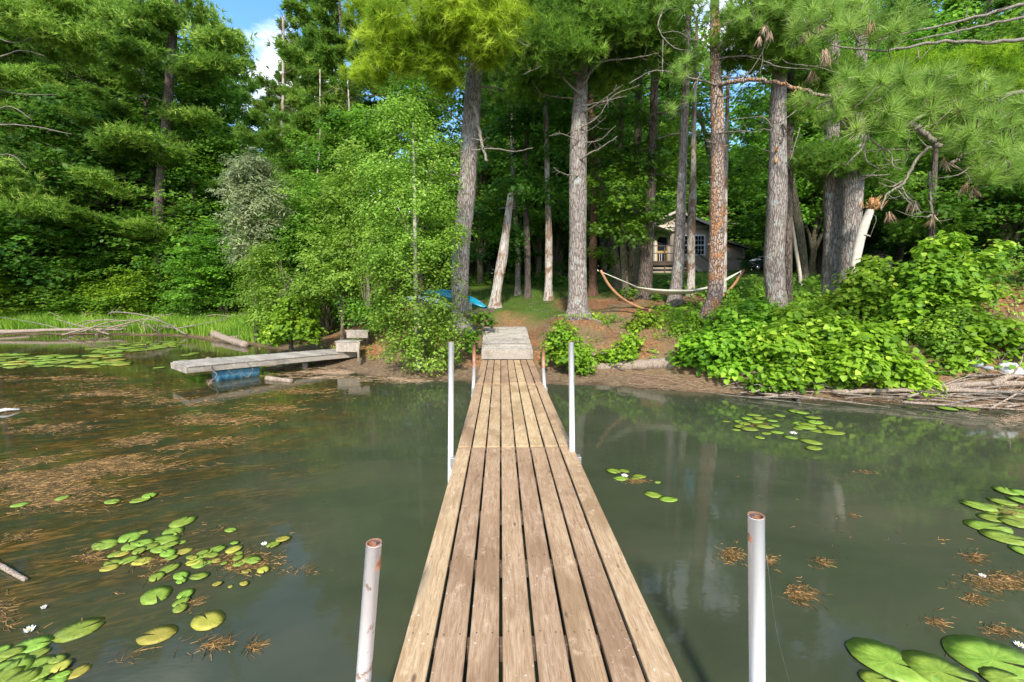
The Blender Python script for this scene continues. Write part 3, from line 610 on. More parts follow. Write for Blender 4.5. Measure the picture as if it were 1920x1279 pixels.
for (x, y, w, l) in [(148, 1181, 66, 'large green pad alone left of the weed mat at lower left'), (295, 1191, 56, 'large yellow spotted pad with long stem at lower left'), (390, 1164, 56, 'lone pad right of the yellow spotted one'), (293, 1117, 52, 'large pad with bleached rim in the weed line'),
                     (344, 979, 42, 'topmost pad of the left cluster'), (433, 995, 20, 'small lone pad above the left cluster'), (38, 948, 25, 'small lone pad at the far left'), (118, 935, 22, 'small curled pad left of the three'), (212, 942, 27, 'left pad of the three above the cluster'), (264, 939, 30, 'middle pad of the three above the cluster'), (281, 931, 26, 'right pad of the three above the cluster'), (513, 1023, 24, 'green pad at the right tip of the left cluster'), (531, 1013, 24, 'outermost yellowish pad at the right tip of the left cluster')]:
    pad(x, y, w, l, None, yel='yellow' in l)
C1 = [(199, 1020, 44), (245, 1007, 40), (270, 998, 16), (325, 997, 36), (308, 1013, 44), (218, 1040, 24), (230, 1040, 22), (245, 1026, 32), (270, 1019, 32), (280, 1027, 28), (262, 1035, 24), (302, 1032, 32), (322, 1023, 22), (315, 1040, 28), (343, 1034, 28), (340, 1017, 16), (213, 1056, 30), (206, 1065, 28), (243, 1050, 30), (268, 1053, 32), (318, 1067, 32), (295, 1083, 28), (340, 1081, 28), (340, 1092, 18), (374, 1083, 28), (323, 1048, 20), (382, 1038, 18), (440, 1021, 14)]
for i, (x, y, w) in enumerate(C1): pad(x, y, w, 'medium pad in the broad cluster left of the dock', 'pads of the left cluster', yel=i in (14, 17, 19, 6))
for i in range(22):
    a = R.random() * 6.28; q = math.sqrt(R.random()); pad(418 + 62 * math.cos(a) * q, 1047 + 22 * math.sin(a) * q, R.uniform(11, 30), 'small crowded pad at the right side of the left cluster', 'small pads right in the left cluster', yel=R.random() < .25)
for (x, y, w) in [(348, 1116, 28), (340, 1131, 26), (338, 1143, 26)]: pad(x, y, w, 'one of three overlapping pads below the left cluster', 'three overlapping pads')
for (x, y, w) in [(494, 1071, 22), (458, 1097, 16), (408, 1098, 16), (432, 1100, 9), (463, 1071, 18)]: pad(x, y, w, 'browning pad in weed under the left cluster', 'browning pads', yel=True)
C2 = [(63, 1209, 52), (68, 1227, 36), (30, 1241, 36), (8, 1232, 34), (22, 1225, 34), (70, 1247, 40), (80, 1262, 48), (28, 1258, 54), (0, 1275, 60), (40, 1278, 50), (108, 1240, 26), (116, 1253, 30), (148, 1259, 34), (105, 1276, 36), (5, 1219, 24), (60, 1285, 40), (120, 1265, 22), (6, 1251, 30)]
for i, (x, y, w) in enumerate(C2): pad(x, y, w, 'pad in the crowded cluster at the bottom left corner', 'pads in the bottom left corner', yel=i in (11, 12))
for (x, y, w, rz, l) in [(1670, 1243, 116, -.5, 'big oval pad at lower right, left of three'), (1763, 1262, 100, -.6, 'big oval pad at lower right, middle of three'), (1862, 1240, 130, -.45, 'biggest oval pad at lower right, right of three'), (1640, 1276, 44, 0, 'small frilled pad at the bottom edge, lower right'), (1880, 1276, 60, 0, 'pad half under the biggest one at the bottom right edge')]: pad(x, y, w, l, None, rz)
for i, (x, y, w) in enumerate([(1888, 922, 40), (1918, 927, 36), (1834, 951, 44), (1862, 953, 46), (1872, 965, 40), (1895, 952, 34), (1905, 962, 50), (1915, 976, 56), (1860, 972, 40), (1852, 989, 62), (1884, 1010, 60), (1918, 1035, 36), (1914, 940, 34), (1880, 943, 34), (1898, 983, 36)]): pad(x, y, w, 'pad of the cluster at the right edge', 'pads at the right edge')
for (x, y, w, l) in [(1150, 885, 26, 'leftmost pad of the small group right of the dock'), (1170, 885, 20, 'second pad of the small group right of the dock'), (1164, 897, 26, 'lower pad with white blossom beside it'), (1198, 893, 24, 'round pad above the weed tuft right of the dock'), (1190, 898, 16, 'tiny pad touching the weed tuft right of the dock'), (1233, 905, 12, 'tiny lone pad right of the weed tuft'), (1224, 928, 30, 'left of two bright pads right of the dock'), (1253, 937, 30, 'right of two bright pads right of the dock')]: pad(x, y, w, l, None)
for (x, y, w) in [(1361, 791, 14), (1384, 791, 18), (1412, 779, 24), (1400, 786, 22), (1416, 792, 26), (1433, 801, 30), (1405, 806, 28), (1386, 801, 22), (1380, 806, 16), (1453, 798, 16), (1461, 779, 20), (1436, 813, 18), (1456, 811, 22), (1424, 821, 18), (1425, 785, 22), (1395, 795, 22), (1447, 790, 18)]: pad(x, y, w, 'pad in the left group of the raft off the right bank', 'pads of the left raft, right bank')
for (x, y, w) in [(1490, 772, 24), (1503, 775, 22), (1523, 784, 26), (1528, 793, 30), (1510, 803, 32), (1532, 808, 28), (1562, 811, 36), (1546, 801, 30), (1497, 803, 22), (1500, 794, 28), (1482, 821, 22), (1520, 829, 34), (1525, 841, 28), (1514, 797, 26)]: pad(x, y, w, 'pad in the right group of the raft off the right bank', 'pads of the right raft, right bank')
for i in range(8): pad(R.uniform(1762, 1850), R.uniform(752, 768), R.uniform(18, 34), 'muddy pad against the right driftwood', 'pads against the right driftwood', yel=i % 3 == 0)
for i in range(70):
    x = R.uniform(-10, 235); pad(x, 676 + R.uniform(-12, 14) - max(0, x - 150) * .05, R.uniform(16, 36), 'pale pad in the near raft in the left cove', 'pads of the near raft, left cove', yel=R.random() < .2)
for i in range(64):
    u = R.random(); pad(175 + 160 * u, 658 - 14 * u + R.uniform(-9, 9) * (1 - abs(u - .5)), R.uniform(12, 28), 'pale pad in the far raft in the left cove', 'pads of the far raft, left cove')
for (x, y, w) in [(352, 666, 22), (300, 690, 20), (365, 663, 18), (345, 675, 14)]: pad(x, y, w, 'lone pad off the tip of the old dock', 'lone pads off the old dock')
M['petal'] = mat('white_petals', (.85, .83, .80), .6)[0]; M['yolk'] = mat('yellow_stamens', (.8, .55, .05), .6)[0]
def flower(px, py, r_, label):
    p = atz(px, py, 0); root = tag(empty('water_lily', (p.x, p.y, .012)), label, 'flower'); g = Geo()
    for k in range(14):
        a = k * 2.4; e = .3 + .5 * (k / 14); d = np.array([math.cos(a) * math.cos(e), math.sin(a) * math.cos(e), math.sin(e)]); s_ = np.array([-math.sin(a), math.cos(a), 0]); l = r_ * (1 - .02 * k)
        g.add([np.zeros(3), d * l * .55 + s_ * l * .2 + [0, 0, -.01], d * l, d * l * .55 - s_ * l * .2 + [0, 0, -.01]], [(0, 1, 2, 3)])
    g.obj('petals', M['petal'], root); g = Geo(); v, f = tube([(0, 0, 0), (0, 0, r_ * .35)], [r_ * .2, r_ * .12], 8); g.add(v, f); g.obj('stamens', M['yolk'], root)
flower(1488, 815, .06, 'white water lily on the right raft'); flower(1171, 895, .045, 'white water lily by the small group right of the dock'); flower(495, 1023, .028, 'white blossom at the tip of the left cluster'); flower(1912, 1214, .03, 'white blossom beside the biggest pad at lower right')
flower(55, 1185, .035, 'whitish wilted leaf shaped as a blossom at lower left'); flower(82, 1142, .02, 'small white blossom in the weed mat at lower left'); flower(1842, 1083, .025, 'white blossom in the weed at the right edge')  # the first one is a whitish wilted leaf built with petals
log('floating_wood', 'white sun-bleached stick floating at the left edge', [wp(-12, 776, .03), wp(12, 774, .05), wp(38, 770, .02)], .035, .012, M['rock_white'], 'stick')

# floating weed
def weed(label, regs, seed, ang=.42, spread=.45, m='weed', lmin=.03, lmax=.16, w=.0010, thr=-.05):
    rs = np.random.RandomState(seed); g = Geo()
    for (px, py, rx, ry, n) in regs:
        a = rs.rand(n) * 6.283; q = np.abs(rs.randn(n)) * .62; X_ = px + rx * np.cos(a) * q; Y_ = py + ry * np.sin(a) * q - (X_ - px) * .0
        P = np.array([tuple(atz(x, max(y, 630), 0)) for x, y in zip(X_, Y_)]); kk = (fbm(P[:, 0] * 1.0 + P[:, 1] * .5, P[:, 1] * 2.2 - P[:, 0] * .8, 1.5, seed) + .25 * rs.randn(n)) > thr; P = P[kk]; n = len(P)
        if n < 3: continue
        th = ang + spread * rs.randn(n) * 1.2; l = lmin + (lmax - lmin) * rs.rand(n) ** 1.6
        P[:, 2] = .001 + .008 * rs.rand(n) ** 2
        for seg in range(2):
            d = np.stack([np.cos(th), np.sin(th), .03 * rs.randn(n)], -1); s_ = np.stack([-np.sin(th), np.cos(th), np.full(n, .6)], -1) * (w * (1 + np.clip(P[:, 1:2] / 5, 0, 2)))
            E_ = P + d * l[:, None] * .5; E_[:, 2] = np.clip(E_[:, 2], .001, .018); v = np.stack([P - s_, P + s_, E_ + s_ * .6, E_ - s_ * .6], 1).reshape(-1, 3); k = np.arange(n)[:, None] * 4
            g.add(v, np.concatenate([k, k + 1, k + 2, k + 3], 1), np.repeat(rs.rand(n), 4)); P = E_; th = th + .5 * rs.randn(n)
    return tag(g.obj('floating_weed', M[m]), label, kind='stuff')
weed('long drifts of brown floating water weed left of the dock', [(60, 905, 170, 26, 4600), (190, 868, 170, 18, 4200), (310, 828, 130, 14, 2600), (400, 786, 100, 11, 1500), (60, 770, 170, 24, 900), (200, 740, 200, 18, 1200), (110, 712, 200, 12, 1100), (60, 800, 140, 16, 900), (520, 765, 80, 10, 400), (330, 755, 90, 9, 500), (560, 735, 110, 12, 500), (60, 940, 120, 26, 700)], 21, .35, .4, lmax=.22, thr=-.05)
weed('brown weed mat under the left lily pads', [(50, 1140, 75, 26, 1400), (20, 1165, 60, 20, 900), (215, 1112, 75, 14, 800), (300, 1083, 60, 10, 500), (270, 1055, 50, 14, 450), (450, 1060, 60, 26, 900), (355, 1135, 45, 18, 500), (130, 1262, 60, 20, 700), (240, 1240, 60, 20, 120), (400, 1210, 45, 14, 160), (470, 1215, 18, 8, 100), (570, 1078, 45, 10, 220), (30, 1010, 40, 16, 200), (165, 1045, 30, 14, 160), (420, 1000, 150, 50, 120)], 22, .5, .8, lmax=.11, thr=.0)
weed('tufts of brown weed right of the dock', [(1367, 1040, 24, 18, 260), (1495, 1113, 25, 16, 420), (1438, 1050, 16, 18, 90), (1535, 1053, 20, 8, 80), (1758, 1012, 24, 9, 110), (1820, 1043, 24, 10, 130), (1870, 1090, 66, 18, 900), (1820, 1122, 24, 10, 120), (1750, 1165, 28, 12, 60), (1865, 1180, 40, 10, 110), (1592, 966, 14, 4, 40), (1620, 885, 26, 4, 50), (1190, 902, 24, 5, 140), (1890, 960, 40, 20, 300), (1415, 797, 20, 4, 120), (1850, 1235, 60, 30, 80), (1560, 1000, 200, 120, 40)], 23, -.5, .7, lmax=.085, thr=-.2)
weed('washed up brown stems at the water line by the shore', [(620, 700, 110, 14, 1500), (520, 690, 60, 10, 700), (770, 712, 60, 6, 500), (1190, 712, 130, 5, 500), (1880, 778, 50, 14, 700)], 24, .1, .5, m='dry', lmax=.4, thr=-.2)


# ------------------------------------------------------------------ hammock on its stand
HY = 13.0
hm = tag(empty('hammock_stand', at(1260, 588, HY)), 'curved orange wooden arc stand under the trees on the right', 'hammock stand'); hb = Vector(hm.location)
arc = smoothpath([at(x, y, HY + dy) for x, y, dy in [(1126, 507, -.3), (1142, 535, -.28), (1166, 559, -.2), (1204, 578, -.1), (1256, 589, 0), (1300, 583, .1), (1340, 565, .2), (1368, 543, .28), (1395, 506, .3)]], 40)
def strip(pts, w, h):
    pts = np.asarray(pts); tg = np.gradient(pts, axis=0); tg /= np.linalg.norm(tg, axis=1)[:, None]; s_ = np.cross(tg, [0, 1, 0]); s_ /= np.linalg.norm(s_, axis=1)[:, None]; y = np.array([0, 1, 0]) * w / 2
    q = np.stack([pts - y - s_ * h / 2, pts + y - s_ * h / 2, pts + y + s_ * h / 2, pts - y + s_ * h / 2], 1); n = len(pts); v = q.reshape(-1, 3); f = []
    for i in range(n - 1):
        for j in range(4): f.append((4 * i + j, 4 * i + (j + 1) % 4, 4 * i + 4 + (j + 1) % 4, 4 * i + 4 + j))
    f += [(0, 3, 2, 1), (4 * n - 4, 4 * n - 3, 4 * n - 2, 4 * n - 1)]; return v, np.array(f)
g = Geo(); v, f = strip(arc - np.array(hb), .06, .065); g.add(v, f); g.obj('arc_beam', M['teak'], hm)
for x, y in ((1205, 580), (1312, 583)):
    p = at(x, y, HY); beam('foot', p + Vector((0, -.7, 0)), p + Vector((0, .7, 0)), .08, .08, M['teak'], hm)
M['cotton'], t, b = mat('cream_cotton_weave', (.60, .56, .44), .9, .1)
wv = N(t, 'ShaderNodeTexWave'); wv.inputs['Scale'].default_value = 22; wv.inputs['Distortion'].default_value = 1.0; t.links.new(coords(t, (1, .2, 0)), wv.inputs['Vector']); t.links.new(ramp(t, wv.outputs[0], [(.2, (.50, .46, .35)), (.6, (.70, .66, .54))]), b.inputs['Base Color'])
hk = tag(empty('hammock', at(1255, 546, HY)), 'cream white rope hammock slung in the curved stand, partly behind the orange trunk', 'hammock'); ho = Vector(hk.location)
top = smoothpath([at(x, y, HY) for x, y in [(1192, 538), (1218, 541.5), (1260, 543.5), (1305, 542.5), (1335, 536), (1356, 528)]], 30); bot = smoothpath([at(x, y, HY) for x, y in [(1192, 538.6), (1218, 547), (1260, 551.5), (1305, 547.5), (1335, 538), (1356, 528.6)]], 30)
W = .06 + .26 * np.sin(np.linspace(0, np.pi, 30)) ** .5; g = Geo(); V = []
for k, a in enumerate(np.linspace(-1, 1, 9)):
    row = top * a ** 2 + bot * (1 - a ** 2); row = row.copy(); row[:, 1] += a * W; V.append(row)
V = np.concatenate(V) - np.array(ho); f = [(k * 30 + i, k * 30 + i + 1, k * 30 + 31 + i, k * 30 + 30 + i) for k in range(8) for i in range(29)]
g.add(V, np.array(f)); bed = g.obj('hammock_bed', M['cotton'], hk, True)
sm_ = bed.modifiers.new('thick', 'SOLIDIFY'); sm_.thickness = .015
for (a, b_) in [((1128, 510), (1192, 538)), ((1356, 527), (1390, 508))]:
    g = Geo(); p, q = at(*a, HY - .25 if a[0] < 1200 else HY), at(*b_, HY)
    for k in range(7):
        o_ = (k - 3) * .05; e0, e1 = (p, q + Vector((0, o_, 0))) if a[0] < 1200 else (p + Vector((0, o_, 0)), q)
        v, f = tube([e0, e1], .010, 5); g.add(v - np.array(ho), f)
    g.obj('hanging_ropes', M['cotton'], hk)
for (x, y, dy) in [(1131, 512, -.25), (1388, 509, .25)]:
    g = Geo(); v, f = tube([at(x, y, HY + dy), at(x + 1, y + 11, HY + dy)], .012, 6); g.add(v - np.array(hb), f); g.obj('hook_chain', M['metal'], hm)

# ------------------------------------------------------------------ kayak and canoe
def hull(name, label, A, B, rad, m, cat, flat=.62):
    A = Vector(A); B = Vector(B); g = Geo(); n = 26; u = np.linspace(0, 1, n); r_ = rad * np.clip(np.sin(np.pi * (u * .96 + .02)), 0, 1) ** .55
    d = (B - A).normalized(); s_ = d.cross(Vector((0, 0, 1))).normalized(); up = s_.cross(d); k = 14; V = []
    for i in range(n):
        c = A + (B - A) * u[i] + Vector((0, 0, .10 * (2 * u[i] - 1) ** 2 * -1))
        for j in range(k):
            a = 2 * math.pi * j / k; h = math.sin(a); x = math.cos(a); x = math.copysign(abs(x) ** .8, x)
            V.append(c + s_ * (x * r_[i]) + up * (h * r_[i] * (flat if h > 0 else .35) + (.03 * rad if abs(h) < .1 else 0)))
    f = [(i * k + j, i * k + (j + 1) % k, (i + 1) * k + (j + 1) % k, (i + 1) * k + j) for i in range(n - 1) for j in range(k)]
    root = tag(empty(name, A), label, cat); g.add(np.array([tuple(p - A) for p in V]), np.array(f)); g.obj('hull', m, root, True)
    for sgn in (-1, 1):
        g = Geo(); pts = [np.array(tuple(A + (B - A) * u[i] + s_ * (sgn * r_[i] * 1.0) + Vector((0, 0, -.10 * (2 * u[i] - 1) ** 2 + .01)) - A)) for i in range(n)]; v, f = tube(pts, .014, 6); g.add(v, f); g.obj('rub_rail', M['hull_dark'], root, True)
    g = Geo(); pts = [np.array(tuple(A + (B - A) * u[i] + up * (r_[i] * flat + .004) + Vector((0, 0, -.10 * (2 * u[i] - 1) ** 2)) - A)) for i in range(2, n - 2)]; v, f = tube(pts, .02, 6); g.add(v, f); g.obj('keel', m, root, True)
    return root
M['hull_dark'] = mat('dark_teal_trim', (.01, .07, .10), .4, .4)[0]
M['teal'] = mat('turquoise_plastic', (.010, .24, .34), .32, .5)[0]; M['hull_white'] = mat('white_hull_plastic', (.75, .76, .78), .4, .4)[0]
kr = hit(905, 592, 9); ky = kr.y
hull('kayak', 'turquoise kayak overturned behind the left pine', at(911, 571, 12.7), at(790, 546, 14.0), .30, M['teal'], 'kayak')
hull('canoe', 'white overturned hull glimpsed through the birch leaves', at(845, 570, 12.3), at(742, 560, 12.4), .2, M['hull_white'], 'canoe')
rk = tag(empty('kayak_rack', at(902, 590, 12.5)), 'low rack of dark timber under the turquoise kayak', 'rack'); ro = Vector(rk.location)
beam('cross_beam', at(872, 588, 12.2), at(925, 581, 12.9), .12, .13, M['under'], rk); beam('rack_post', at(884, 575, 12.6), at(884, 592, 12.6), .06, .06, M['under'], rk, (0, 1, 0)); beam('cross_beam', at(852, 570, 13.3), at(905, 566, 13.9), .1, .1, M['under'], rk)
beam('rack_panel', at(880, 568, 12.45), at(880, 586, 12.45), .14, .02, M['plank_pale'], rk, (0, 1, 0)); beam('rack_post', at(918, 585, 12.8), at(918, 600, 12.8), .08, .08, M['under'], rk, (0, 1, 0))

# ------------------------------------------------------------------ cabin
CY = 34.0
def S(px, py, Y=CY): return at(px, py, Y)
cb = tag(empty('cabin', (S(1278, 515).x, CY, S(1278, 515).z)), 'tan gabled cabin with raised porch seen between the trunks', 'cabin'); cbo = Vector(cb.location)
def siding(name, a, b_, hor=False):
    m, t, bb = mat(name, a, .85, .15); n = noise(t, coords(t, (1, 1, .3)), 3, 6, .6)
    t.links.new(mixc(t, n, a, b_), bb.inputs['Base Color']); return m
M['siding'] = siding('tan_board_siding', (.42, .345, .28), (.34, .275, .22)); M['trim'] = siding('cream_trim', (.55, .50, .41), (.46, .42, .34)); M['roofm'] = siding('dark_shingles', (.07, .06, .055), (.11, .10, .09))
M['glass'] = mat('dark_window_glass', (.015, .02, .03), .06, .8)[0]; M['white'] = mat('white_window_frame', (.75, .76, .78), .5, .3)[0]; M['yellowwood'] = mat('yellow_door_wood', (.42, .28, .10), .6, .3)[0]
def poly(name, pts, thick, m, parent=cb, Yd=1, pmap=None):
    po = parent_world(parent); n = len(pts); P = [Vector(p) for p in pts]; Q = [p + Vector((0, thick * Yd, 0)) for p in P]
    me = bpy.data.meshes.new(name); me.from_pydata([tuple(p - po) for p in P + Q], [], [tuple(range(n))[::-1] if False else tuple(range(n)), tuple(range(2 * n - 1, n - 1, -1))] + [(i, n + i, n + (i + 1) % n, (i + 1) % n) for i in range(n)]); me.materials.append(m)
    bm = bmesh.new(); bm.from_mesh(me); bmesh.ops.recalc_face_normals(bm, faces=bm.faces); bm.to_mesh(me); bm.free(); return obj(name, me, parent)
def parent_world(p): return parent_matrix(p).translation if p is not None else Vector((0, 0, 0))
DEP = 8.0
poly('wall', [S(1224, 515), S(1224, 421), S(1267, 400), S(1338, 430), S(1338, 515)], DEP, M['siding'])
def slab(name, a, b_, Y0, Y1, th, m, parent=cb):
    a0 = Vector((a.x, Y0, a.z)); b0 = Vector((b_.x, Y0, b_.z)); po = parent_world(parent); up = Vector((0, 0, th)); dy = Vector((0, Y1 - Y0, 0))
    V = [a0, b0, b0 + dy, a0 + dy]; V += [p + up for p in V]; me = bpy.data.meshes.new(name); me.from_pydata([tuple(p - po) for p in V], [], [(3, 2, 1, 0), (4, 5, 6, 7), (0, 1, 5, 4), (1, 2, 6, 5), (2, 3, 7, 6), (3, 0, 4, 7)]); me.materials.append(m); return obj(name, me, parent)
slab('roof', S(1214, 424.5), S(1267, 398.5), CY - .45, CY + DEP + .3, .16, M['roofm']); slab('roof', S(1267, 398.5), S(1345, 431.5), CY - .45, CY + DEP + .3, .16, M['roofm'])
slab('rake_board', S(1214, 425.5), S(1267, 399.5), CY - .50, CY - .455, .18, M['trim']); slab('rake_board', S(1267, 399.5), S(1345, 432.5), CY - .50, CY - .455, .18, M['trim'])
slab('eave_board', S(1224, 426), S(1338, 427), CY - .10, CY - .012, .14, M['trim'])
slab('eave_board', S(1224, 430), S(1338, 432), CY - .06, CY - .012, .10, M['siding'])
slab('porch_roof', S(1220, 427), S(1257, 440), CY - 1.2, CY - .02, .10, M['trim'])
for i in range(30):   # battens on the front wall
    px = 1226 + i * 3.8
    if 1227 < px < 1257 or 1279 < px < 1325: continue
    beam('batten', S(px, 513, CY - .018), S(px, 430, CY - .018), .05, .02, M['siding'], cb, (0, 1, 0), 0)
# door
dr_ = poly('door', [S(1231, 491, CY - .05), S(1231, 443, CY - .05), S(1252, 443, CY - .05), S(1252, 491, CY - .05)], .05, M['yellowwood'])
for (a, b_, c_, d_, mm) in [(1233, 1250, 445, 470, 'glass'), (1233, 1250, 474.5, 490, 'glass')]: poly('door_glass', [S(a, d_, CY - .075), S(a, c_, CY - .075), S(b_, c_, CY - .075), S(b_, d_, CY - .075)], .02, M[mm], dr_)
for px in (1236.5, 1240.5, 1246): beam('door_bar', S(px, 490, CY - .10), S(px, 475, CY - .10), .05, .02, M['trim'], cb, (0, 1, 0), 0)
for (a, b_) in [((1229, 491), (1229, 441)), ((1254.5, 491), (1254.5, 441)), ((1227, 441), (1256.5, 441))]: beam('door_frame', S(*a, CY - .09), S(*b_, CY - .09), .16, .04, M['trim'], cb, (0, 1, 0), 0)
# window
wf = poly('window', [S(1281, 479, CY - .04), S(1281, 440, CY - .04), S(1322.5, 440, CY - .04), S(1322.5, 479, CY - .04)], .04, M['white'])
for (x0, x1) in [(1283.5, 1300.5), (1303.5, 1320)]:
    for (y0, y1) in [(442.5, 458.5), (461, 476.5)]:
        poly('pane', [S(x0, y1, CY - .055), S(x0, y0, CY - .055), S(x1, y0, CY - .055), S(x1, y1, CY - .055)], .012, M['glass'], wf)
        for k in (1, 2): x = x0 + (x1 - x0) * k / 3; beam('muntin', S(x, y1, CY - .065), S(x, y0, CY - .065), .022, .01, M['white'], wf, (0, 1, 0), 0)
        yy = (y0 + y1) / 2; beam('muntin', S(x0, yy, CY - .068), S(x1, yy, CY - .068), .022, .01, M['white'], wf, (0, 1, 0), 0)
# wing
poly('wing_wall', [S(1339, 515, 34.6), S(1339, 449, 34.6), S(1396, 467, 34.6), S(1396, 515, 34.6)], 5, M['siding'])
slab('wing_roof', S(1336, 447, 34.6), S(1403, 468.5, 34.6), 34.2, 39.8, .12, M['roofm']); beam('corner_board', S(1395, 513, 34.56), S(1395, 467, 34.56), .10, .03, M['trim'], cb, (0, 1, 0), 0)
for i in range(14): px = 1342 + i * 4.0; beam('batten', S(px, 513, 34.58), S(px, 451 + i * 1.26, 34.58), .05, .02, M['siding'], cb, (0, 1, 0), 0)
# porch
PY0 = CY - 1.6
beam('porch_rim', S(1214, 494.5, PY0), S(1302, 494.5, PY0), .05, .24, M['under'], cb); poly('porch_floor', [S(1214, 491, PY0 + .03), S(1214, 489.5, PY0 + .03), S(1302, 489.5, PY0 + .03), S(1302, 491, PY0 + .03)], 1.5, M['under'])
for px in (1216, 1246, 1278, 1300): beam('porch_post', S(px, 518, PY0 + .1), S(px, 460 if px != 1246 else 462, PY0 + .1), .10, .10, M['under'], cb, (0, 1, 0), 0)
for py in (461, 475): beam('rail', S(1216, py, PY0), S(1300, py + .3, PY0), .05, .06, M['under'], cb, bev=0)
for py in (503, 510): beam('skirt_board', S(1216, py, PY0 + .12), S(1300, py, PY0 + .12), .03, .14, M['siding'], cb, bev=0)
a = S(1299, 497, PY0); b_ = S(1332, 524, PY0)
beam('stair_stringer', a, b_, .06, .26, M['trim'], cb); beam('handrail', S(1300, 470, PY0), S(1334, 494, PY0), .05, .07, M['under'], cb)
for k in range(5): p = a + (b_ - a) * (k + .5) / 5 + Vector((0, 0, .15)); beam('stair_tread', p, p + Vector((0, 1.1, 0)), .30, .05, M['under'], cb, bev=0)
pipe_o = tag(empty('downspout_post', S(1177, 486, 30)), 'thin white post standing left of the cabin among dark leaves', 'post'); beam('post', S(1177, 486, 30), S(1177, 448, 30), .09, .09, M['white'], pipe_o, (0, 1, 0))

# shed in the shade at right
shy = 27.0; shd = tag(empty('shed', at(1650, 505, shy)), 'low dark shed in deep shade behind the right trunks', 'shed')
poly('wall', [at(1626, 520, shy), at(1626, 477, shy), at(1673, 477, shy), at(1673, 520, shy)], 2.2, M['siding'], shd)
slab('roof', at(1622, 477, shy), at(1678, 477, shy), shy - .15, shy + 2.4, .05, M['trim'], shd)
rp = [at(1622, 475.5, shy - .12), at(1664, 464, shy - .12) + Vector((0, 1.2, 0)), at(1678, 475.5, shy - .12)]
me = bpy.data.meshes.new('roof'); po = Vector(shd.location); A0 = at(1621, 475.5, shy - .2) - po; B0 = at(1679, 475.5, shy - .2) - po; hh = .42
me.from_pydata([A0, B0, B0 + Vector((0, 2.6, 0)), A0 + Vector((0, 2.6, 0)), A0 + Vector((.15, 1.3, hh)), B0 + Vector((-.15, 1.3, hh))], [], [(0, 1, 5, 4), (2, 3, 4, 5), (0, 4, 3), (1, 2, 5), (3, 2, 1, 0)]); me.materials.append(M['roofm']); obj('roof', me, shd)

# parked car behind the lawn, side on
M['carpaint'] = mat('black_car_paint', (.018, .020, .032), .25, .6)[0]; M['chrome'] = mat('chrome_trim', (.6, .62, .66), .2, .6, .9)[0]; M['tyre'] = mat('black_rubber', (.015, .015, .015), .8)[0]; M['carglass'] = mat('pale_sheen_car_glass', (.70, .74, .80), .2, .9)[0]  # shine of the car glass is painted in as a pale base colour
cy = 37.0; ca = at(1404, 515, cy); cbx = at(1498, 515, cy); cl = (cbx - ca).length; car = tag(empty('parked_car', (ca.x, cy, G(ca.x + 2, cy))), 'black car with shiny windscreen parked beyond the lawn', 'car'); car.rotation_euler = (0, 0, .12)
prof = [(0, .38), (.02, .62), (.25, .78), (1.05, .92), (1.75, 1.38), (2.9, 1.42), (3.6, 1.0), (4.05, .92), (4.15, .55), (4.1, .34), (.05, .30)]
def carpart(name, pr, y0, y1, m, ins=0.0, parent=None):
    k = cl / 4.15; V = []; n = len(pr)
    for y, tpr in ((y0, 1), (y1, -1)):
        for (x, z) in pr: V.append((x * k, y + tpr * max(0, z - .85) * ins, z))
    me = bpy.data.meshes.new(name); me.from_pydata(V, [], [tuple(range(n))[::-1], tuple(range(n, 2 * n))] + [(i, (i + 1) % n, n + (i + 1) % n, n + i) for i in range(n)]); me.materials.append(m)
    bm = bmesh.new(); bm.from_mesh(me); bmesh.ops.recalc_face_normals(bm, faces=bm.faces); bmesh.ops.bevel(bm, geom=bm.edges[:], offset=.03, segments=2, affect='EDGES'); bm.to_mesh(me); bm.free(); return obj(name, me, parent or car)
body = carpart('body', prof, 0, 1.7, M['carpaint'], .35); gp = [(1.12, .95), (1.78, 1.34), (2.85, 1.37), (3.5, 1.0)]
o = carpart('side_window', gp, -.012, .02, M['carglass'], .36)
o = carpart('windscreen', [(.98, .95), (1.72, 1.40), (1.80, 1.36), (1.08, .92)], .12, 1.58, M['carglass'], .3)
for x in (.8, 3.35):
    g = Geo(); k = cl / 4.15; v, f = tube([(x * k, -.02, .30), (x * k, .2, .30)], .31, 20); g.add(v, f); w_ = g.obj('wheel', M['tyre'], car); g = Geo(); v, f = tube([(x * k, -.035, .30), (x * k, .1, .30)], .18, 14); g.add(v, f); g.obj('rim', M['chrome'], w_)
o = carpart('chrome_strip', [(.2, .56), (3.9, .58), (3.9, .62), (.2, .60)], -.02, 0, M['chrome']); o = carpart('bumper', [(-.03, .34), (.35, .34), (.35, .48), (-.03, .48)], -.03, 1.6, M['chrome']); o = carpart('headlight', [(.02, .60), (.30, .62), (.28, .74), (.03, .70)], -.03, .2, M['chrome'])

# overhead wires
for k, (ya, yb) in enumerate([(417, 419), (425, 427), (441, 443)]):
    p = [at(1000, ya - 4, 45), at(1420, ya + 3, 40), at(1960, yb - 2, 36)]; g = Geo(); v, f = tube(smoothpath(p, 30), .014, 5); g.add(v, f)
    tag(g.obj('overhead_wire', M['metal'], origin=tuple(p[0])), ['highest', 'middle', 'lowest'][k] + ' of three thin wires crossing behind the trunks', 'wire')

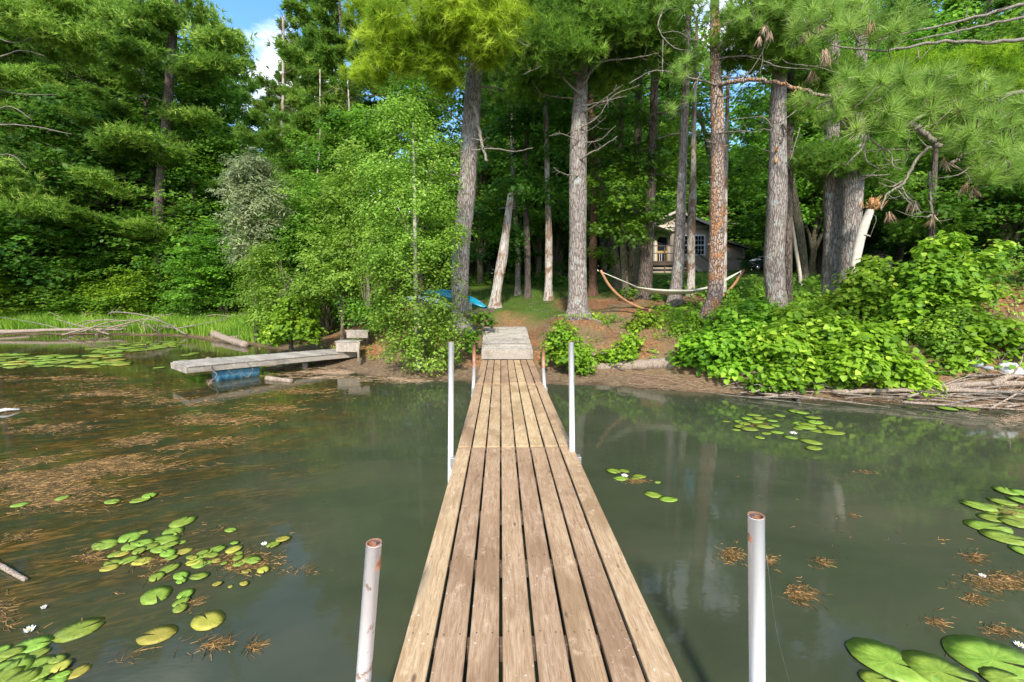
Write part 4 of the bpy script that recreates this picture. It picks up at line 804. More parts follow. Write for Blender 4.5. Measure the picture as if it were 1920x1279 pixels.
# ------------------------------------------------------------------ trees: named trunks
def trunk_geo(P, rad, sides=18, flare=.5, lob=.10, n=70, gbase=None):
    P = np.asarray([tuple(p) for p in P], float); d = np.r_[0, np.cumsum(np.linalg.norm(np.diff(P, axis=0), axis=1))]
    sp = smoothpath(P, n); s_ = np.linspace(0, d[-1], n); r_ = np.interp(s_, d, rad)
    if gbase is not None: r_ = r_ * (1 + flare * np.exp(-np.clip(sp[:, 2] - gbase, 0, 99) / .28))
    v, f = tube(sp, r_, sides, .05); th = np.tile(np.arange(sides) / sides * 6.283, n); ph = NR.rand() * 6
    c = np.repeat(sp, sides, 0); hrel = np.clip(c[:, 2] - (gbase or 0), 0, 99); k = 1 + lob * np.exp(-hrel / .4) * np.sin(th * 5 + ph) + .035 * np.sin(th * 3 + hrel * 1.7 + ph) + .03 * np.sin(th * 2 - hrel * 3.1)
    m = n * sides; v[:m] = c + (v[:m] - c) * k[:, None]; return v, f, sp, r_
class Tree:
    def __init__(s, name, label, pix, bark, Y=None, topz=None, cat='pine tree', ty=0.0, group=None, flare=.5, sides=18, topdx=0.0):
        (bx, by, bw) = pix[0]
        base = hit(bx, by, 8) if Y is None else None
        if base is None: base = at(bx, by, Y); base.z = G(base.x, Y)
        s.Y = base.y; s.base = base; s.root = tag(empty(name, base), label, cat, group); P = [base + Vector((0, 0, -.35)), base]; rad = [bw * s.Y / 1640] * 2
        for (px, py, w) in pix[1:]:
            q = at(px, py, s.Y + ty * (by - py) / 600); P.append(q); rad.append(w * s.Y / 1640)
        if topz:
            d = (P[-1] - P[-3]).normalized(); q = P[-1]; P.append(q + Vector((d.x * .6 * (topz - q.z) + topdx, d.y * .5 * (topz - q.z), topz - q.z))); rad.append(.04)
        v, f, s.sp, s.r = trunk_geo(P, rad, sides, flare, .09, 80, base.z); g = Geo(); g.add(v - np.array(base), f); g.obj('trunk', M[bark], s.root, True)
    def part(s, name, g, m, smooth=False, label=None):
        for i in range(len(g.v)): g.v[i] = g.v[i] - np.array(s.base)
        o = g.obj(name, M[m] if isinstance(m, str) else m, s.root, smooth)
        if label: o['label'] = label
        return o
    def limb(s, name, pix, r0_, r1_, m='dead', dy=0.0, dy1=None, twigs=0, label=None, g=None):
        own = g is None; g = g or Geo(); k = len(pix); P = [at(x, y, s.Y + dy + ((dy if dy1 is None else dy1) - dy) * i / (k - 1)) for i, (x, y) in enumerate(pix)]
        n = max(8, 5 * k); sp = smoothpath(P, n) + NR.normal(size=(n, 3)) * r0_ * .25; rr = np.linspace(r0_, r1_, n); v, f = tube(sp, rr, 8, .15); g.add(v, f)
        for q in range(twigs):
            i = NR.randint(2, n - 1); d = unit(1, NR)[0]; d[2] *= .6; l = .12 + .35 * NR.rand(); v, f = tube(smoothpath([sp[i], sp[i] + d * l * .5 + NR.normal(size=3) * .03, sp[i] + d * l], 6), np.linspace(rr[i] * .5, .002, 6), 5); g.add(v, f)
        return s.part(name, g, m, label=label) if own else g
    def stubs(s, n, z0, z1, l0, l1, m='dead', name='dead_branch', rise=.15):
        for k in range(n):
            z = R.uniform(z0, z1); i = int(np.argmin(abs(s.sp[:, 2] - z))); c = s.sp[i]; a = R.uniform(0, 6.283); l = R.uniform(l0, l1); d = np.array([math.cos(a), math.sin(a), R.uniform(-.1, rise * 2)]); g = Geo()
            e = c + d * l; e[2] += R.uniform(-.2, .25) * l; mid = c + d * l * .5 + NR.normal(size=3) * .04 * l; r_ = min(.03, .012 + .01 * l) ; sp = smoothpath([c, mid, e], 10); v, f = tube(sp, np.linspace(r_ * 1.3, .004, 10), 6); g.add(v, f)
            for q in range(int(l * 4)):
                j = NR.randint(3, 10); dd = d * .6 + unit(1, NR)[0] * .7; ll = .15 + .3 * l * NR.rand(); v, f = tube([sp[j], sp[j] + dd * ll * .5, sp[j] + dd * ll + [0, 0, NR.normal() * .05]], np.linspace(r_ * .5, .002, 3), 4); g.add(v, f)
            s.part(name, g, m)

# shared crown templates, each in its own local frame with the trunk foot at the origin
def pine_tmpl(seed, H, z0, Rm, nb, tpb, m, tm=TUFT_FAR, ts=.26, up=.18, taper=1.0):
    rs = np.random.RandomState(seed); gb = Geo(); gf = Geo()
    for i in range(nb):
        u = (i + rs.rand()) / nb; z = z0 + (H - z0 - .3) * u; L_ = Rm * (1 - u ** 1.6 * taper) * (.55 + .6 * rs.rand()) + .25; az = i * 2.39996 + rs.rand() * .7; d = np.array([math.cos(az), math.sin(az), 0]); s_ = np.array([-d[1], d[0], 0])
        rise = up * L_ * (rs.rand() - .1) + u * .5; P = [np.array([0, 0, z]), np.array([0, 0, z]) + d * L_ * .5 + [0, 0, rise * .4 - .05 * L_], np.array([0, 0, z + rise]) + d * L_]
        sp = smoothpath(P, 6); v, f = tube(sp, np.linspace(.012 + .011 * L_, .006, 6), 4, cap=False); gb.add(v, f)
        k = int(tpb * (.4 + .6 * L_ / Rm)); npl = max(2, int(L_ * 1.5)); pu = .38 + .62 * rs.rand(npl) ** .7; pv = (rs.rand(npl) - .5) * 1.1 * L_ * .42 * (1.2 - pu); pz = rs.randn(npl) * .10
        j = rs.randint(0, npl, k); t_ = np.clip(pu[j] + rs.randn(k) * .09, .2, 1.08); c = np.stack([np.interp(t_, np.linspace(0, 1, 6), sp[:, q]) for q in range(3)], -1)
        c += s_ * (pv[j] + rs.randn(k) * .22)[:, None]; c[:, 2] += pz[j] + rs.randn(k) * .07 - .25 * abs(pv[j])
        n_ = d * .55 + s_ * (np.sign(pv[j]) * .4)[:, None] + np.array([0, 0, .55]) + rs.randn(k, 3) * .35
        add_leaves(gf, c, n_, ts * (.7 + .5 * rs.rand(k)), rs, tm, .15 + .5 * rs.rand() + .25 * rs.rand(k), 0)
    return gb.mesh('branches', M['bark_dark']), gf.mesh('crown', m)
def broad_tmpl(seed, H, z0, Rm, ns, m, size=.12, n=42, r=.42, tmpl=LEAF2, nl=14, low=-.5, dark=0.0):
    rs = np.random.RandomState(seed); gb = Geo(); gf = Geo()
    for i in range(nl):
        u = (i + .5) / nl; z = z0 + (H - z0) * (.05 + .88 * u); w = Rm * math.sin(math.pi * min(.97, .25 + .75 * u)) ** .7; az = i * 2.4 + rs.rand(); q = w * (.35 + .35 * rs.rand()); c = np.array([math.cos(az) * q, math.sin(az) * q, z])
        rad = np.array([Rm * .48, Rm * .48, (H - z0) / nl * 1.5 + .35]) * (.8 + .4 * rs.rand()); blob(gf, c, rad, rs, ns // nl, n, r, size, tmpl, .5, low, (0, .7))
        v, f = tube(smoothpath([[0, 0, max(.1, z - w * .8)], c * [.5, .5, 1] - [0, 0, .2], c], 6), np.linspace(.02 + .008 * H, .01, 6), 5, cap=False); gb.add(v, f)
    return gb.mesh('branches', M['bark_moss']), gf.mesh('crown', m)
def trunk_tmpl(seed, H, r0_, m):
    rs = np.random.RandomState(seed); n = 24; z = np.linspace(-.4, H, n); P = np.stack([np.cumsum(rs.randn(n)) * .025, np.cumsum(rs.randn(n)) * .025, z], -1); P -= P[1] * [1, 1, 0]; g = Geo()
    v, f = tube(P, r0_ * (1 - np.clip(z / H, 0, 1) ** 1.2 * .92) * (1 + .4 * np.exp(-np.clip(z, 0, 9) / .3)), 12, .06); g.add(v, f); return g.mesh('trunk', M[m], True)
# --- the trunks near the water
def plumes(g, tree, lst, rs, per=26, ts=.20, tm=TUFT_MID, sub=.30, tone=(.2, .9), flat=.45):
    for (px, py, rx, ry, dy, n) in lst:
        c = np.array(tuple(at(px, py, tree.Y + dy))); k = (tree.Y + dy) / 820; rad = np.array([rx * k, max(.5, rx * k * .8), ry * k]); u = unit(n, rs) * (rs.rand(n, 1) ** .4); P = c + u * rad
        tn = tone[0] + (tone[1] - tone[0]) * rs.rand(n)
        q = (P[:, None, :] + rs.randn(n, per, 3) * np.array([sub, sub, sub * flat])).reshape(-1, 3); out = q - np.repeat(P, per, 0) * .6 - c * .4; out[:, 2] = np.abs(out[:, 2]) * .6 + .25
        add_leaves(g, q, out + rs.randn(len(q), 3) * .15, ts * (.75 + .45 * rs.rand(len(q))), rs, tm, np.repeat(tn, per), 0)
def crown_top(tree, tmpl, z, sc=1.0, lean=None):
    i = int(np.argmin(abs(tree.sp[:, 2] - z))); c = Vector(tree.sp[i]) - Vector(tree.base)
    for nm, me in (('upper_branches', tmpl[0]), ('upper_crown', tmpl[1])):
        o = obj(nm, me, tree.root, c); o.scale = (sc, sc, sc); o.rotation_euler = (0, 0, R.random() * 6)
T = {}
T['pineA'] = (22, 4.2, trunk_tmpl(1, 22, .24, 'bark_dark'), *pine_tmpl(1, 22, 4.5, 4.6, 84, 190, M['pine'], ts=.30))
T['pineB'] = (19, 3.6, trunk_tmpl(2, 19, .20, 'bark_dark'), *pine_tmpl(2, 19, 5.5, 4.0, 70, 190, M['pine'], ts=.30))
T['fir'] = (13, 2.6, trunk_tmpl(3, 13, .16, 'bark_dark'), *pine_tmpl(3, 13, .8, 2.8, 90, 80, M['fir'], ts=.24, up=-.1))
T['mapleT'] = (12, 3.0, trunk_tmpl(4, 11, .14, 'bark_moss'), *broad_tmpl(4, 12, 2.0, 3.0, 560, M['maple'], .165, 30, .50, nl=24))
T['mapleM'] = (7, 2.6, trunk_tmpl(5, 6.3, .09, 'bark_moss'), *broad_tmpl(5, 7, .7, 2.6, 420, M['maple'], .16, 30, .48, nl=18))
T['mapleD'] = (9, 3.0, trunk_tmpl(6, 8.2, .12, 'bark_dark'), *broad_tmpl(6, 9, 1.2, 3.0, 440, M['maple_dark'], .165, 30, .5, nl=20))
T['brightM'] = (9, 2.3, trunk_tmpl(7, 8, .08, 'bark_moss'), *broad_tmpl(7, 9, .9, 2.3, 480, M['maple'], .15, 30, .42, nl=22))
T['bush'] = (2.4, 1.5, trunk_tmpl(8, 1.8, .03, 'bark_moss'), *broad_tmpl(8, 2.4, .1, 1.5, 150, M['bright'], .09, nl=8, low=-.3))
T['bushD'] = (2.4, 1.6, trunk_tmpl(9, 1.8, .03, 'bark_moss'), *broad_tmpl(9, 2.4, .1, 1.6, 150, M['maple'], .10, nl=8, low=-.3))
PHI = pine_tmpl(11, 11, .2, 3.6, 44, 200, M['pine'], ts=.20)     # crown that sits above the frame on the near pines
PHI2 = pine_tmpl(12, 10, .2, 3.0, 36, 200, M['pine'], ts=.20)
def place(kind, px, Y, toppy=None, wpx=None, label=None, cat='tree', group=None, rz=None, zoff=0.0, name=None, H=None):
    H0, R0, tr, br, cr_ = T[kind]; p = at(px, 560, Y); x = p.x; z = G(x, Y) + zoff; Ht = H or (at(px, toppy, Y).z - z); sc = Ht / H0; sw = (wpx * Y / 1640 / R0) if wpx else sc
    root = empty(name or ('pine_tree' if kind.startswith('pine') else 'fir_tree' if kind == 'fir' else 'shrub' if kind.startswith('bush') else 'broadleaf_tree'), (x, Y, z), R.random() * 6.28 if rz is None else rz); root.scale = (sw, sw, sc); tag(root, label, cat, group)
    obj('trunk', tr, root); obj('branches', br, root); obj('crown', cr_, root); return root

# --- left forest wall
GF = 'trees of the forest behind the left cove'
for i, (k, px, Y, tp, wp_, lab) in enumerate([
    ('pineA', 18, 26, -60, 330, 'pine at the far left edge with pale dead lower boughs'), ('pineA', 150, 29, -90, 330, 'tall pine between the left edge and the dark broadleaf'),
    ('pineA', 312, 27, -60, 330, 'tall pine with bare dark trunk left of the patch of sky'), ('pineB', 235, 34, -120, 280, 'pine behind and left of the tall one with the bare trunk'), ('pineB', 425, 33, 40, 190, 'shorter pine just left of the sky gap'),
    ('mapleD', 205, 26, 170, 300, 'dark shaded broadleaf with forked trunk at left'), ('mapleD', 80, 25, 300, 280, 'dark broadleaf low at the far left'), ('brightM', 372, 26.5, 215, 190, 'bright green maple rising in a column at left'), ('mapleT', 440, 27, 250, 200, 'mid green tree behind the bright maple'),
    ('mapleM', 250, 26, 400, 240, 'low spreading tree over the reeds left of the bright maple'), ('mapleM', 120, 25.6, 420, 260, 'low dark green tree over the reeds at far left'), ('mapleM', 330, 25.6, 440, 170, 'low bright tree right over the reeds below the bright maple'), ('mapleM', 420, 24, 430, 170, 'low leafy tree between the reeds and the silver willow'),
    ('mapleM', 10, 25.8, 470, 200, 'low leafy tree at the left edge above the reeds'), ('mapleM', 190, 25.2, 480, 180, 'lowest leafy tree at the back of the reed bed'), ('pineA', 90, 32, -160, 330, 'very tall pine second from the left edge'), ('pineA', 215, 31, -150, 320, 'very tall pine with crown above the dark broadleaf'), ('mapleT', 400, 29, 70, 240, 'tall broadleaf right of the bare trunked pine'), ('pineA', -60, 26, -160, 330, 'tall pine cut off by the left edge'), ('pineB', 470, 36, 60, 200, 'pine low in the left part of the sky gap'), ('mapleT', 330, 30, 60, 230, 'tall broadleaf behind the bright maple'), ('fir', 60, 30, 200, 200, 'dark conifer behind the left edge trees'), ('fir', 280, 31, 260, 200, 'dark conifer behind the bare trunked pine')]):
    place(k, px, Y, tp, wp_, lab, 'tree')
for i in range(26):
    px = R.uniform(-260, 640); Y = R.uniform(33, 50); k = R.choice(['mapleD', 'fir', 'pineB', 'mapleT', 'mapleD']); gap = 430 < px < 640
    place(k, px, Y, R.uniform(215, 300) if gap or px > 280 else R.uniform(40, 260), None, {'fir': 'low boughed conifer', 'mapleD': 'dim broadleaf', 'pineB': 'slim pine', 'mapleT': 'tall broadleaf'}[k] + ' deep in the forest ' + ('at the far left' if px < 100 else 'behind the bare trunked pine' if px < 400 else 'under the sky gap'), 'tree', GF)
for i in range(12): place('bushD' if i % 2 else 'bush', R.uniform(-20, 470), R.uniform(24.2, 25.2), R.uniform(505, 540), R.uniform(90, 150), 'leafy shrub at the back edge of the reeds', 'shrub', 'shrubs behind the reeds')
# tall thin trees by the sky gap
place('pineA', 655, 25, -120, 300, 'tall pine between the sky gap and the bright crown', 'tree'); place('pineB', 600, 32, -20, 190, 'pine far back right of the sky gap', 'tree'); place('pineB', 640, 26, -30, 230, 'slender pine right of the sky gap', 'tree'); place('pineB', 560, 30, 120, 150, 'shorter pine in the middle of the sky gap', 'tree'); place('mapleT', 600, 24, 250, 210, 'leafy tree under the sky gap', 'tree'); place('brightM', 520, 24, 330, 150, 'light green tree behind the silver willow', 'tree')
place('mapleT', 680, 20, 200, 210, 'leafy tree behind the birch left of the near pine', 'tree'); place('brightM', 610, 17.5, 330, 190, 'light green bushy tree left of the birch', 'tree'); place('mapleM', 550, 17.5, 420, 170, 'low leafy tree right of the silver willow', 'tree')
place('pineA', 740, 23, -80, 330, 'tall pine behind the birch', 'tree'); place('mapleT', 790, 19, 130, 200, 'leafy tree filling the gap left of the near pine', 'tree')
for (x0, y0, x1, y1, Y, r_, l) in [(592, 380, 600, 130, 22, .06, 'thin pale bare trunk right of the sky gap'), (524, 340, 531, 30, 27, .13, 'straight trunk standing in front of the sky gap'), (358, 440, 361, 330, 26.0, .19, 'grey trunk stub under the bright maple'), (650, 290, 652, 150, 21, .06, 'thin twisted trunk left of the white birch')]:
    a = at(x0, y0, Y); g_ = G(a.x, Y); root = tag(empty('bare_tree', (a.x, Y, g_)), l, 'tree'); b_ = at(x1, y1, Y); g = Geo(); o_ = Vector((a.x, Y, g_)); v, f = tube(smoothpath([Vector((0, 0, -.2)), a - o_, (a + b_) / 2 - o_ + Vector((.1, 0, 0)), b_ - o_], 20), np.linspace(r_, r_ * .5, 20), 10, .08); g.add(v, f); g.obj('trunk', M['bark_pale'], root, True)
    for k in range(9):
        u = R.random(); c = (a + (b_ - a) * u) - o_; a_ = R.random() * 6.28; l_ = R.uniform(.5, 1.8); g = Geo(); v, f = tube(smoothpath([c, c + Vector((math.cos(a_) * l_ * .5, math.sin(a_) * l_ * .5, .1)), c + Vector((math.cos(a_) * l_, math.sin(a_) * l_, R.uniform(-.3, .5)))], 6), np.linspace(.022, .005, 6), 5); g.add(v, f); g.obj('dead_branch', M['dead'], root)
LP = Tree('pine_tree', 'tall pine with bare dark trunk and layered boughs against the sky at left', [(296, 470, 17), (299, 380, 17), (308, 280, 16), (316, 180, 15), (322, 90, 14), (326, 20, 13)], 'bark_dark', Y=25.0, topz=26, sides=12)
rs = np.random.RandomState(41); g = Geo(); plumes(g, LP, [(300, 30, 50, 12, -1, 16), (255, 60, 36, 12, -1, 12), (240, 98, 46, 10, -1.6, 14), (420, 78, 40, 14, -1, 12), (405, 118, 46, 12, -1.2, 14), (375, 135, 36, 10, -.6, 10), (230, 272, 40, 10, -1.4, 12), (285, 262, 50, 10, -1.6, 14), (360, 20, 50, 16, 0, 14), (350, 215, 30, 9, -.5, 7)], rs, 30, .34, TUFT_FAR, .38, (.2, .95), .3); LP.part('crown', g, 'pine'); LP.stubs(12, 5, 17, 1.2, 3.5)
LQ = Tree('pine_tree', 'pine leaning in from the left edge with light green boughs and bleached twigs', [(-30, 560, 18), (-34, 400, 17), (-38, 200, 15), (-40, 40, 13)], 'bark_dark', Y=21.8, topz=22, sides=12)
g = Geo(); plumes(g, LQ, [(40, 28, 60, 16, -1.5, 20), (90, 55, 46, 10, -1.6, 12), (140, 18, 50, 14, -.8, 14), (170, 70, 34, 8, -.5, 7), (10, 145, 26, 10, -1, 8), (110, 100, 60, 10, -.2, 12), (5, 320, 40, 14, -1, 12), (50, 375, 46, 10, -.6, 10), (20, 350, 40, 12, -1, 10), (80, 395, 40, 8, -.8, 8)], rs, 30, .30, TUFT_FAR, .33, (.4, 1.0), .3); LQ.part('crown', g, 'pine')
for (p, a, b_) in [([(-30, 120), (40, 95), (85, 105)], .04, .01), ([(-30, 235), (50, 235), (135, 252)], .035, .01), ([(-30, 160), (30, 175), (110, 178)], .03, .008), ([(-30, 215), (20, 200), (60, 225)], .03, .008), ([(-34, 300), (20, 290), (50, 315)], .03, .01), ([(-36, 60), (30, 80), (60, 70)], .03, .01)]: LQ.limb('dead_branch', p, a, b_, dy=-.3, dy1=-1.5, twigs=12)
# --- behind the lawn and the cabin
GB = 'trees of the dark wood behind the lawn'; KW = {'fir': 'dark low boughed conifer', 'mapleD': 'dim broadleaf', 'pineB': 'slim dark pine', 'mapleT': 'tall dim broadleaf'}
for i in range(34):
    px = R.uniform(860, 1120) if i < 16 else R.uniform(1350, 2050); Y = R.uniform(24, 33) if i < 16 else R.uniform(26, 42)
    if i >= 16 and px < 1500: Y = R.uniform(41, 48)
    kd = R.choice(['fir', 'mapleD', 'fir', 'mapleD', 'pineB']); place(kd, px, Y, R.uniform(-150, 300), 170 if i < 16 else 230, KW[kd] + ' in the shade ' + ('left of the big pale pine' if px < 1083 else 'just right of the big pale pine' if px < 1300 else 'behind the stout pine' if px < 1600 else 'behind the right mound' if px < 1900 else 'beyond the right edge'), 'tree', GB + (' left' if px < 1300 else ' right'))
for (k, px, Y, tp, w) in [('mapleT', 1240, 46, 250, 200), ('mapleT', 1300, 50, 270, 220), ('mapleT', 1180, 44, 200, 220), ('brightM', 1350, 45, 330, 160), ('mapleT', 1420, 43, 250, 220), ('pineB', 1150, 40, -100, 260), ('mapleT', 1470, 42, 300, 180), ('brightM', 1395, 41, 400, 100)]:
    place(k, px, Y, tp, w, 'green tree standing directly behind the cabin', 'tree', 'trees behind the cabin')
for i in range(26):
    place(R.choice(['pineA', 'mapleT', 'pineB', 'mapleT']), R.uniform(-700, 2700), R.uniform(52, 75), None, None, 'tree on the far skyline of the wood', 'tree', 'far trees of the wood', H=R.uniform(9, 13))
for (k, px, Y, tp, w, l) in [('mapleT', 900, 22, 60, 230, 'tall leafy tree behind the leaning snag'), ('mapleT', 1010, 24, 20, 260, 'tall leafy tree between snag and big pale pine, set back'), ('mapleT', 1130, 26, 40, 240, 'tall leafy tree behind the big pale pine'), ('mapleT', 1240, 44, 60, 300, 'tallest leafy tree rising over the cabin roof'), ('mapleT', 1452, 24, 20, 230, 'tall leafy tree between orange pine and stout pine, set back'), ('mapleT', 1520, 23, 60, 230, 'tall leafy tree behind the stout pine'), ('mapleT', 1680, 22, 40, 260, 'tall leafy tree behind the birch snag')]:
    t_ = place(k, px, Y, tp, w, l, 'tree', zoff=0 if k != 'mapleT' else 0)
for i in range(84):
    px = -800 + i * 42 + R.uniform(-15, 15)
    place('fir' if i % 3 else 'mapleD', px, R.uniform(50, 60), R.uniform(300, 380), R.uniform(95, 130), 'dim low tree closing off the wood at the back', 'tree', 'trees closing off the wood')
for i in range(46):
    px = 640 + i * 31 + R.uniform(-12, 12)
    if 1195 < px < 1500: continue
    place('bushD', px, R.uniform(27, 33), None, R.uniform(60, 90), 'leafy undergrowth shrub in the shade behind the lawn', 'shrub', 'undergrowth shrubs behind the lawn', H=R.uniform(1.8, 3.2))
# far right and far left flanks
for (k, px, Y, tp, w, l) in [('mapleT', 1870, 15, 20, 330, 'large bright maple behind the upper right pine boughs'), ('mapleD', 1960, 14, 200, 300, 'dark broadleaf at the right edge of the picture'), ('mapleD', 1770, 19, 260, 260, 'dark broadleaf behind the right mound'), ('pineA', 1800, 22, -120, 300, 'tall pine behind the right mound'), ('pineA', 1960, 18, -150, 300, 'tall pine at the right edge'), ('fir', 1700, 24, 150, 200, 'dark conifer behind the birch snag'), ('fir', 1530, 26, 150, 220, 'dark conifer behind the twin trunks'), ('mapleD', 1620, 30, 250, 260, 'dark broadleaf behind the low shed'), ('mapleD', 1860, 17.5, 330, 240, 'lower dark broadleaf behind the mound at right')]:
    place(k, px, Y, tp, w, l, 'tree')


A = Tree('pine_tree', 'grey pine left of the ramp leaning right under the brightest yellow green boughs', [(866, 618, 32), (863, 560, 31), (864, 480, 33), (876, 350, 32), (885, 200, 31), (890, 110, 30)], 'bark', topz=18, ty=.5)
rs = np.random.RandomState(31)
g = Geo(); plumes(g, A, [(880, 35, 72, 45, -1.5, 46), (790, 50, 75, 38, -1.3, 40), (745, 105, 45, 30, -1.0, 22), (815, 115, 50, 32, -1.0, 22), (922, 70, 30, 32, -1.3, 14), (712, 80, 22, 26, -1.0, 8), (860, 5, 90, 25, -1.2, 26), (915, 100, 28, 12, -1.4, 8), (690, 130, 24, 16, -1, 5), (700, 30, 40, 30, -.6, 8), (840, 150, 30, 10, -1, 4), (950, 20, 30, 30, -1, 6)], rs, 12, .26, TUFT_STAR, .20, (0, .95)); A.part('crown', g, 'pine_bright')
for q in range(9): A.limb('branch', [(884, 105 - q * 9), (860 - 18 * q + 60 * (q % 3), 80 - 6 * q), (800 - 14 * q + 110 * (q % 3), 70 + 9 * (q % 4))], .022, .006, 'bark', dy=-.1, dy1=-1.3, twigs=6)
for (p, a, b_, lab) in [([(880, 190), (890, 205), (897, 240), (905, 275), (913, 302)], .05, .035, 'thick broken branch hanging down'), ([(884, 282), (930, 279), (965, 284), (1000, 277)], .022, .008, None), ([(893, 165), (920, 163), (945, 168)], .028, .012, None), ([(866, 330), (845, 328)], .03, .02, None), ([(872, 230), (862, 226), (820, 190), (760, 188)], .02, .006, None), ([(885, 130), (903, 112)], .02, .015, None), ([(868, 285), (850, 287)], .02, .01, None)]:
    A.limb('dead_branch', p, a, b_, dy=-.15, dy1=-.5, twigs=3, label=lab)
crown_top(A, PHI, 12.4)
B = Tree('pine_tree', 'big pale grey pine above the dock end with dead limbs high up', [(1083, 597, 36), (1083, 520, 33), (1083, 440, 32), (1084, 300, 32), (1087, 220, 29), (1091, 100, 22), (1096, 0, 17)], 'bark', topz=19, ty=.3)
for (p, a, b_) in [([(1088, 300), (1105, 288), (1130, 275), (1156, 256)], .03, .010), ([(1084, 330), (1060, 327), (1038, 315)], .02, .008), ([(1098, 268), (1125, 262), (1155, 235)], .018, .006), ([(1094, 150), (1130, 110), (1170, 60), (1190, 10)], .045, .015), ([(1092, 140), (1060, 130), (1020, 125), (980, 140)], .035, .010), ([(1090, 165), (1120, 120), (1180, 110), (1235, 100)], .035, .008), ([(1091, 120), (1085, 80), (1060, 40), (1040, 0)], .035, .012), ([(1090, 200), (1130, 190), (1175, 180)], .02, .006), ([(1088, 240), (1120, 220), (1150, 180), (1200, 160)], .02, .006), ([(1085, 265), (1050, 250), (1030, 255)], .016, .006), ([(1098, 90), (1140, 60), (1150, 10)], .03, .01), ([(1093, 250), (1112, 240), (1136, 220)], .014, .005), ([(1090, 180), (1060, 150), (1010, 90), (950, 70)], .03, .008)]:
    B.limb('dead_branch', p, a, b_, dy=-.1, dy1=-.8, twigs=6)
g = Geo(); plumes(g, B, [(1010, 35, 80, 35, .5, 40), (1180, 25, 80, 30, .3, 34), (1090, 15, 80, 25, -.6, 34), (985, 95, 55, 35, 1, 24), (1150, 95, 70, 30, .8, 24), (1060, 70, 60, 30, 1.2, 26), (940, 150, 50, 34, 1.6, 18), (1000, 150, 50, 20, .8, 14), (1140, 150, 50, 22, 1.2, 14), (1200, 80, 50, 40, .8, 18), (1060, 100, 50, 24, -.8, 16), (1130, 50, 60, 26, -.9, 20), (1030, 60, 60, 22, -.8, 18), (1220, 40, 60, 26, -.4, 18), (1250, 110, 40, 24, .2, 10)], rs, 36, .20, TUFT_MID, .28, (.1, .85)); B.part('crown', g, 'pine'); crown_top(B, PHI, 10.4); B.stubs(9, 7.0, 9.6, .5, 1.8)
C = Tree('snag', 'leaning pale broken trunk without bark left of the ramp top', [(929, 576, 17), (934, 530, 18), (941, 490, 19), (950, 425, 15), (956, 380, 12), (960, 345, 9)], 'bark_pale', cat='tree', flare=.6, ty=.4); C.stubs(5, 3.5, 6, .3, 1.0)
D = Tree('young_tree', 'slim grey trunk just right of the leaning snag', [(971, 553, 10), (970, 450, 9), (966, 400, 8), (960, 250, 7)], 'bark', cat='tree', topz=10, sides=12)
E_ = Tree('young_tree', 'slim whitish grey trunk midway between the snag and the big pine', [(1028, 562, 14), (1029, 440, 13), (1027, 380, 10), (1025, 260, 9), (1022, 160, 7)], 'bark_pale', cat='tree', topz=12, sides=14)
F = Tree('pine_tree', 'slim reddish trunk right behind the big pale pine', [(1111, 553, 15), (1112, 400, 13), (1108, 175, 12), (1104, 40, 10)], 'bark_redd', topz=15, sides=14); crown_top(F, PHI2, 10.5)
G2 = Tree('leaning_tree', 'dark trunk bending left among maple leaves, left of the hammock', [(1157, 530, 16), (1152, 480, 15), (1144, 430, 14), (1130, 360, 12), (1110, 260, 9)], 'bark_moss', cat='tree', Y=18.5, sides=14)
H = Tree('ivy_tree', 'thick dark trunk with pale lichen spots left of the cabin', [(1188, 548, 22), (1188, 482, 19), (1190, 400, 17), (1196, 250, 13), (1200, 100, 10)], 'bark_moss', cat='tree', Y=17.2, topz=16)
I = Tree('pine_tree', 'dark pine left of the cabin door behind the hammock', [(1208, 560, 27), (1212, 482, 23), (1218, 401, 18), (1226, 200, 14), (1232, 0, 11)], 'bark_dark', topz=19, ty=.3); crown_top(I, PHI, 11.2); I.stubs(10, 6, 10, .6, 2.2)
J = Tree('pine_tree', 'grey pine hiding the middle of the cabin', [(1265, 573, 23), (1270, 523, 21), (1275, 421, 18), (1279, 340, 16), (1284, 200, 13)], 'bark', topz=17); crown_top(J, PHI2, 10.5)
K = Tree('bare_tree', 'thin two toned trunk with peeling bark before the cabin window', [(1294, 560, 14), (1295, 529, 14), (1296, 449, 14), (1298, 380, 14), (1300, 300, 9), (1301, 235, 8)], 'bark_pale', cat='tree', Y=15.5, topz=11, sides=14)
Lr = Tree('red_pine', 'orange barked red pine standing in front of the right end of the hammock', [(1326, 597, 28), (1337, 565, 27), (1343, 495, 26), (1344, 403, 24), (1345, 300, 23), (1344, 175, 21), (1341, 100, 17), (1340, 0, 14)], 'bark_red', topz=16, flare=.3)
Lr.limb('branch', [(1348, 158), (1385, 152), (1430, 150), (1480, 162), (1540, 178), (1596, 190)], .055, .028, 'bark_red', dy=-.15, dy1=-1.8, twigs=5, label='long orange branch reaching right')
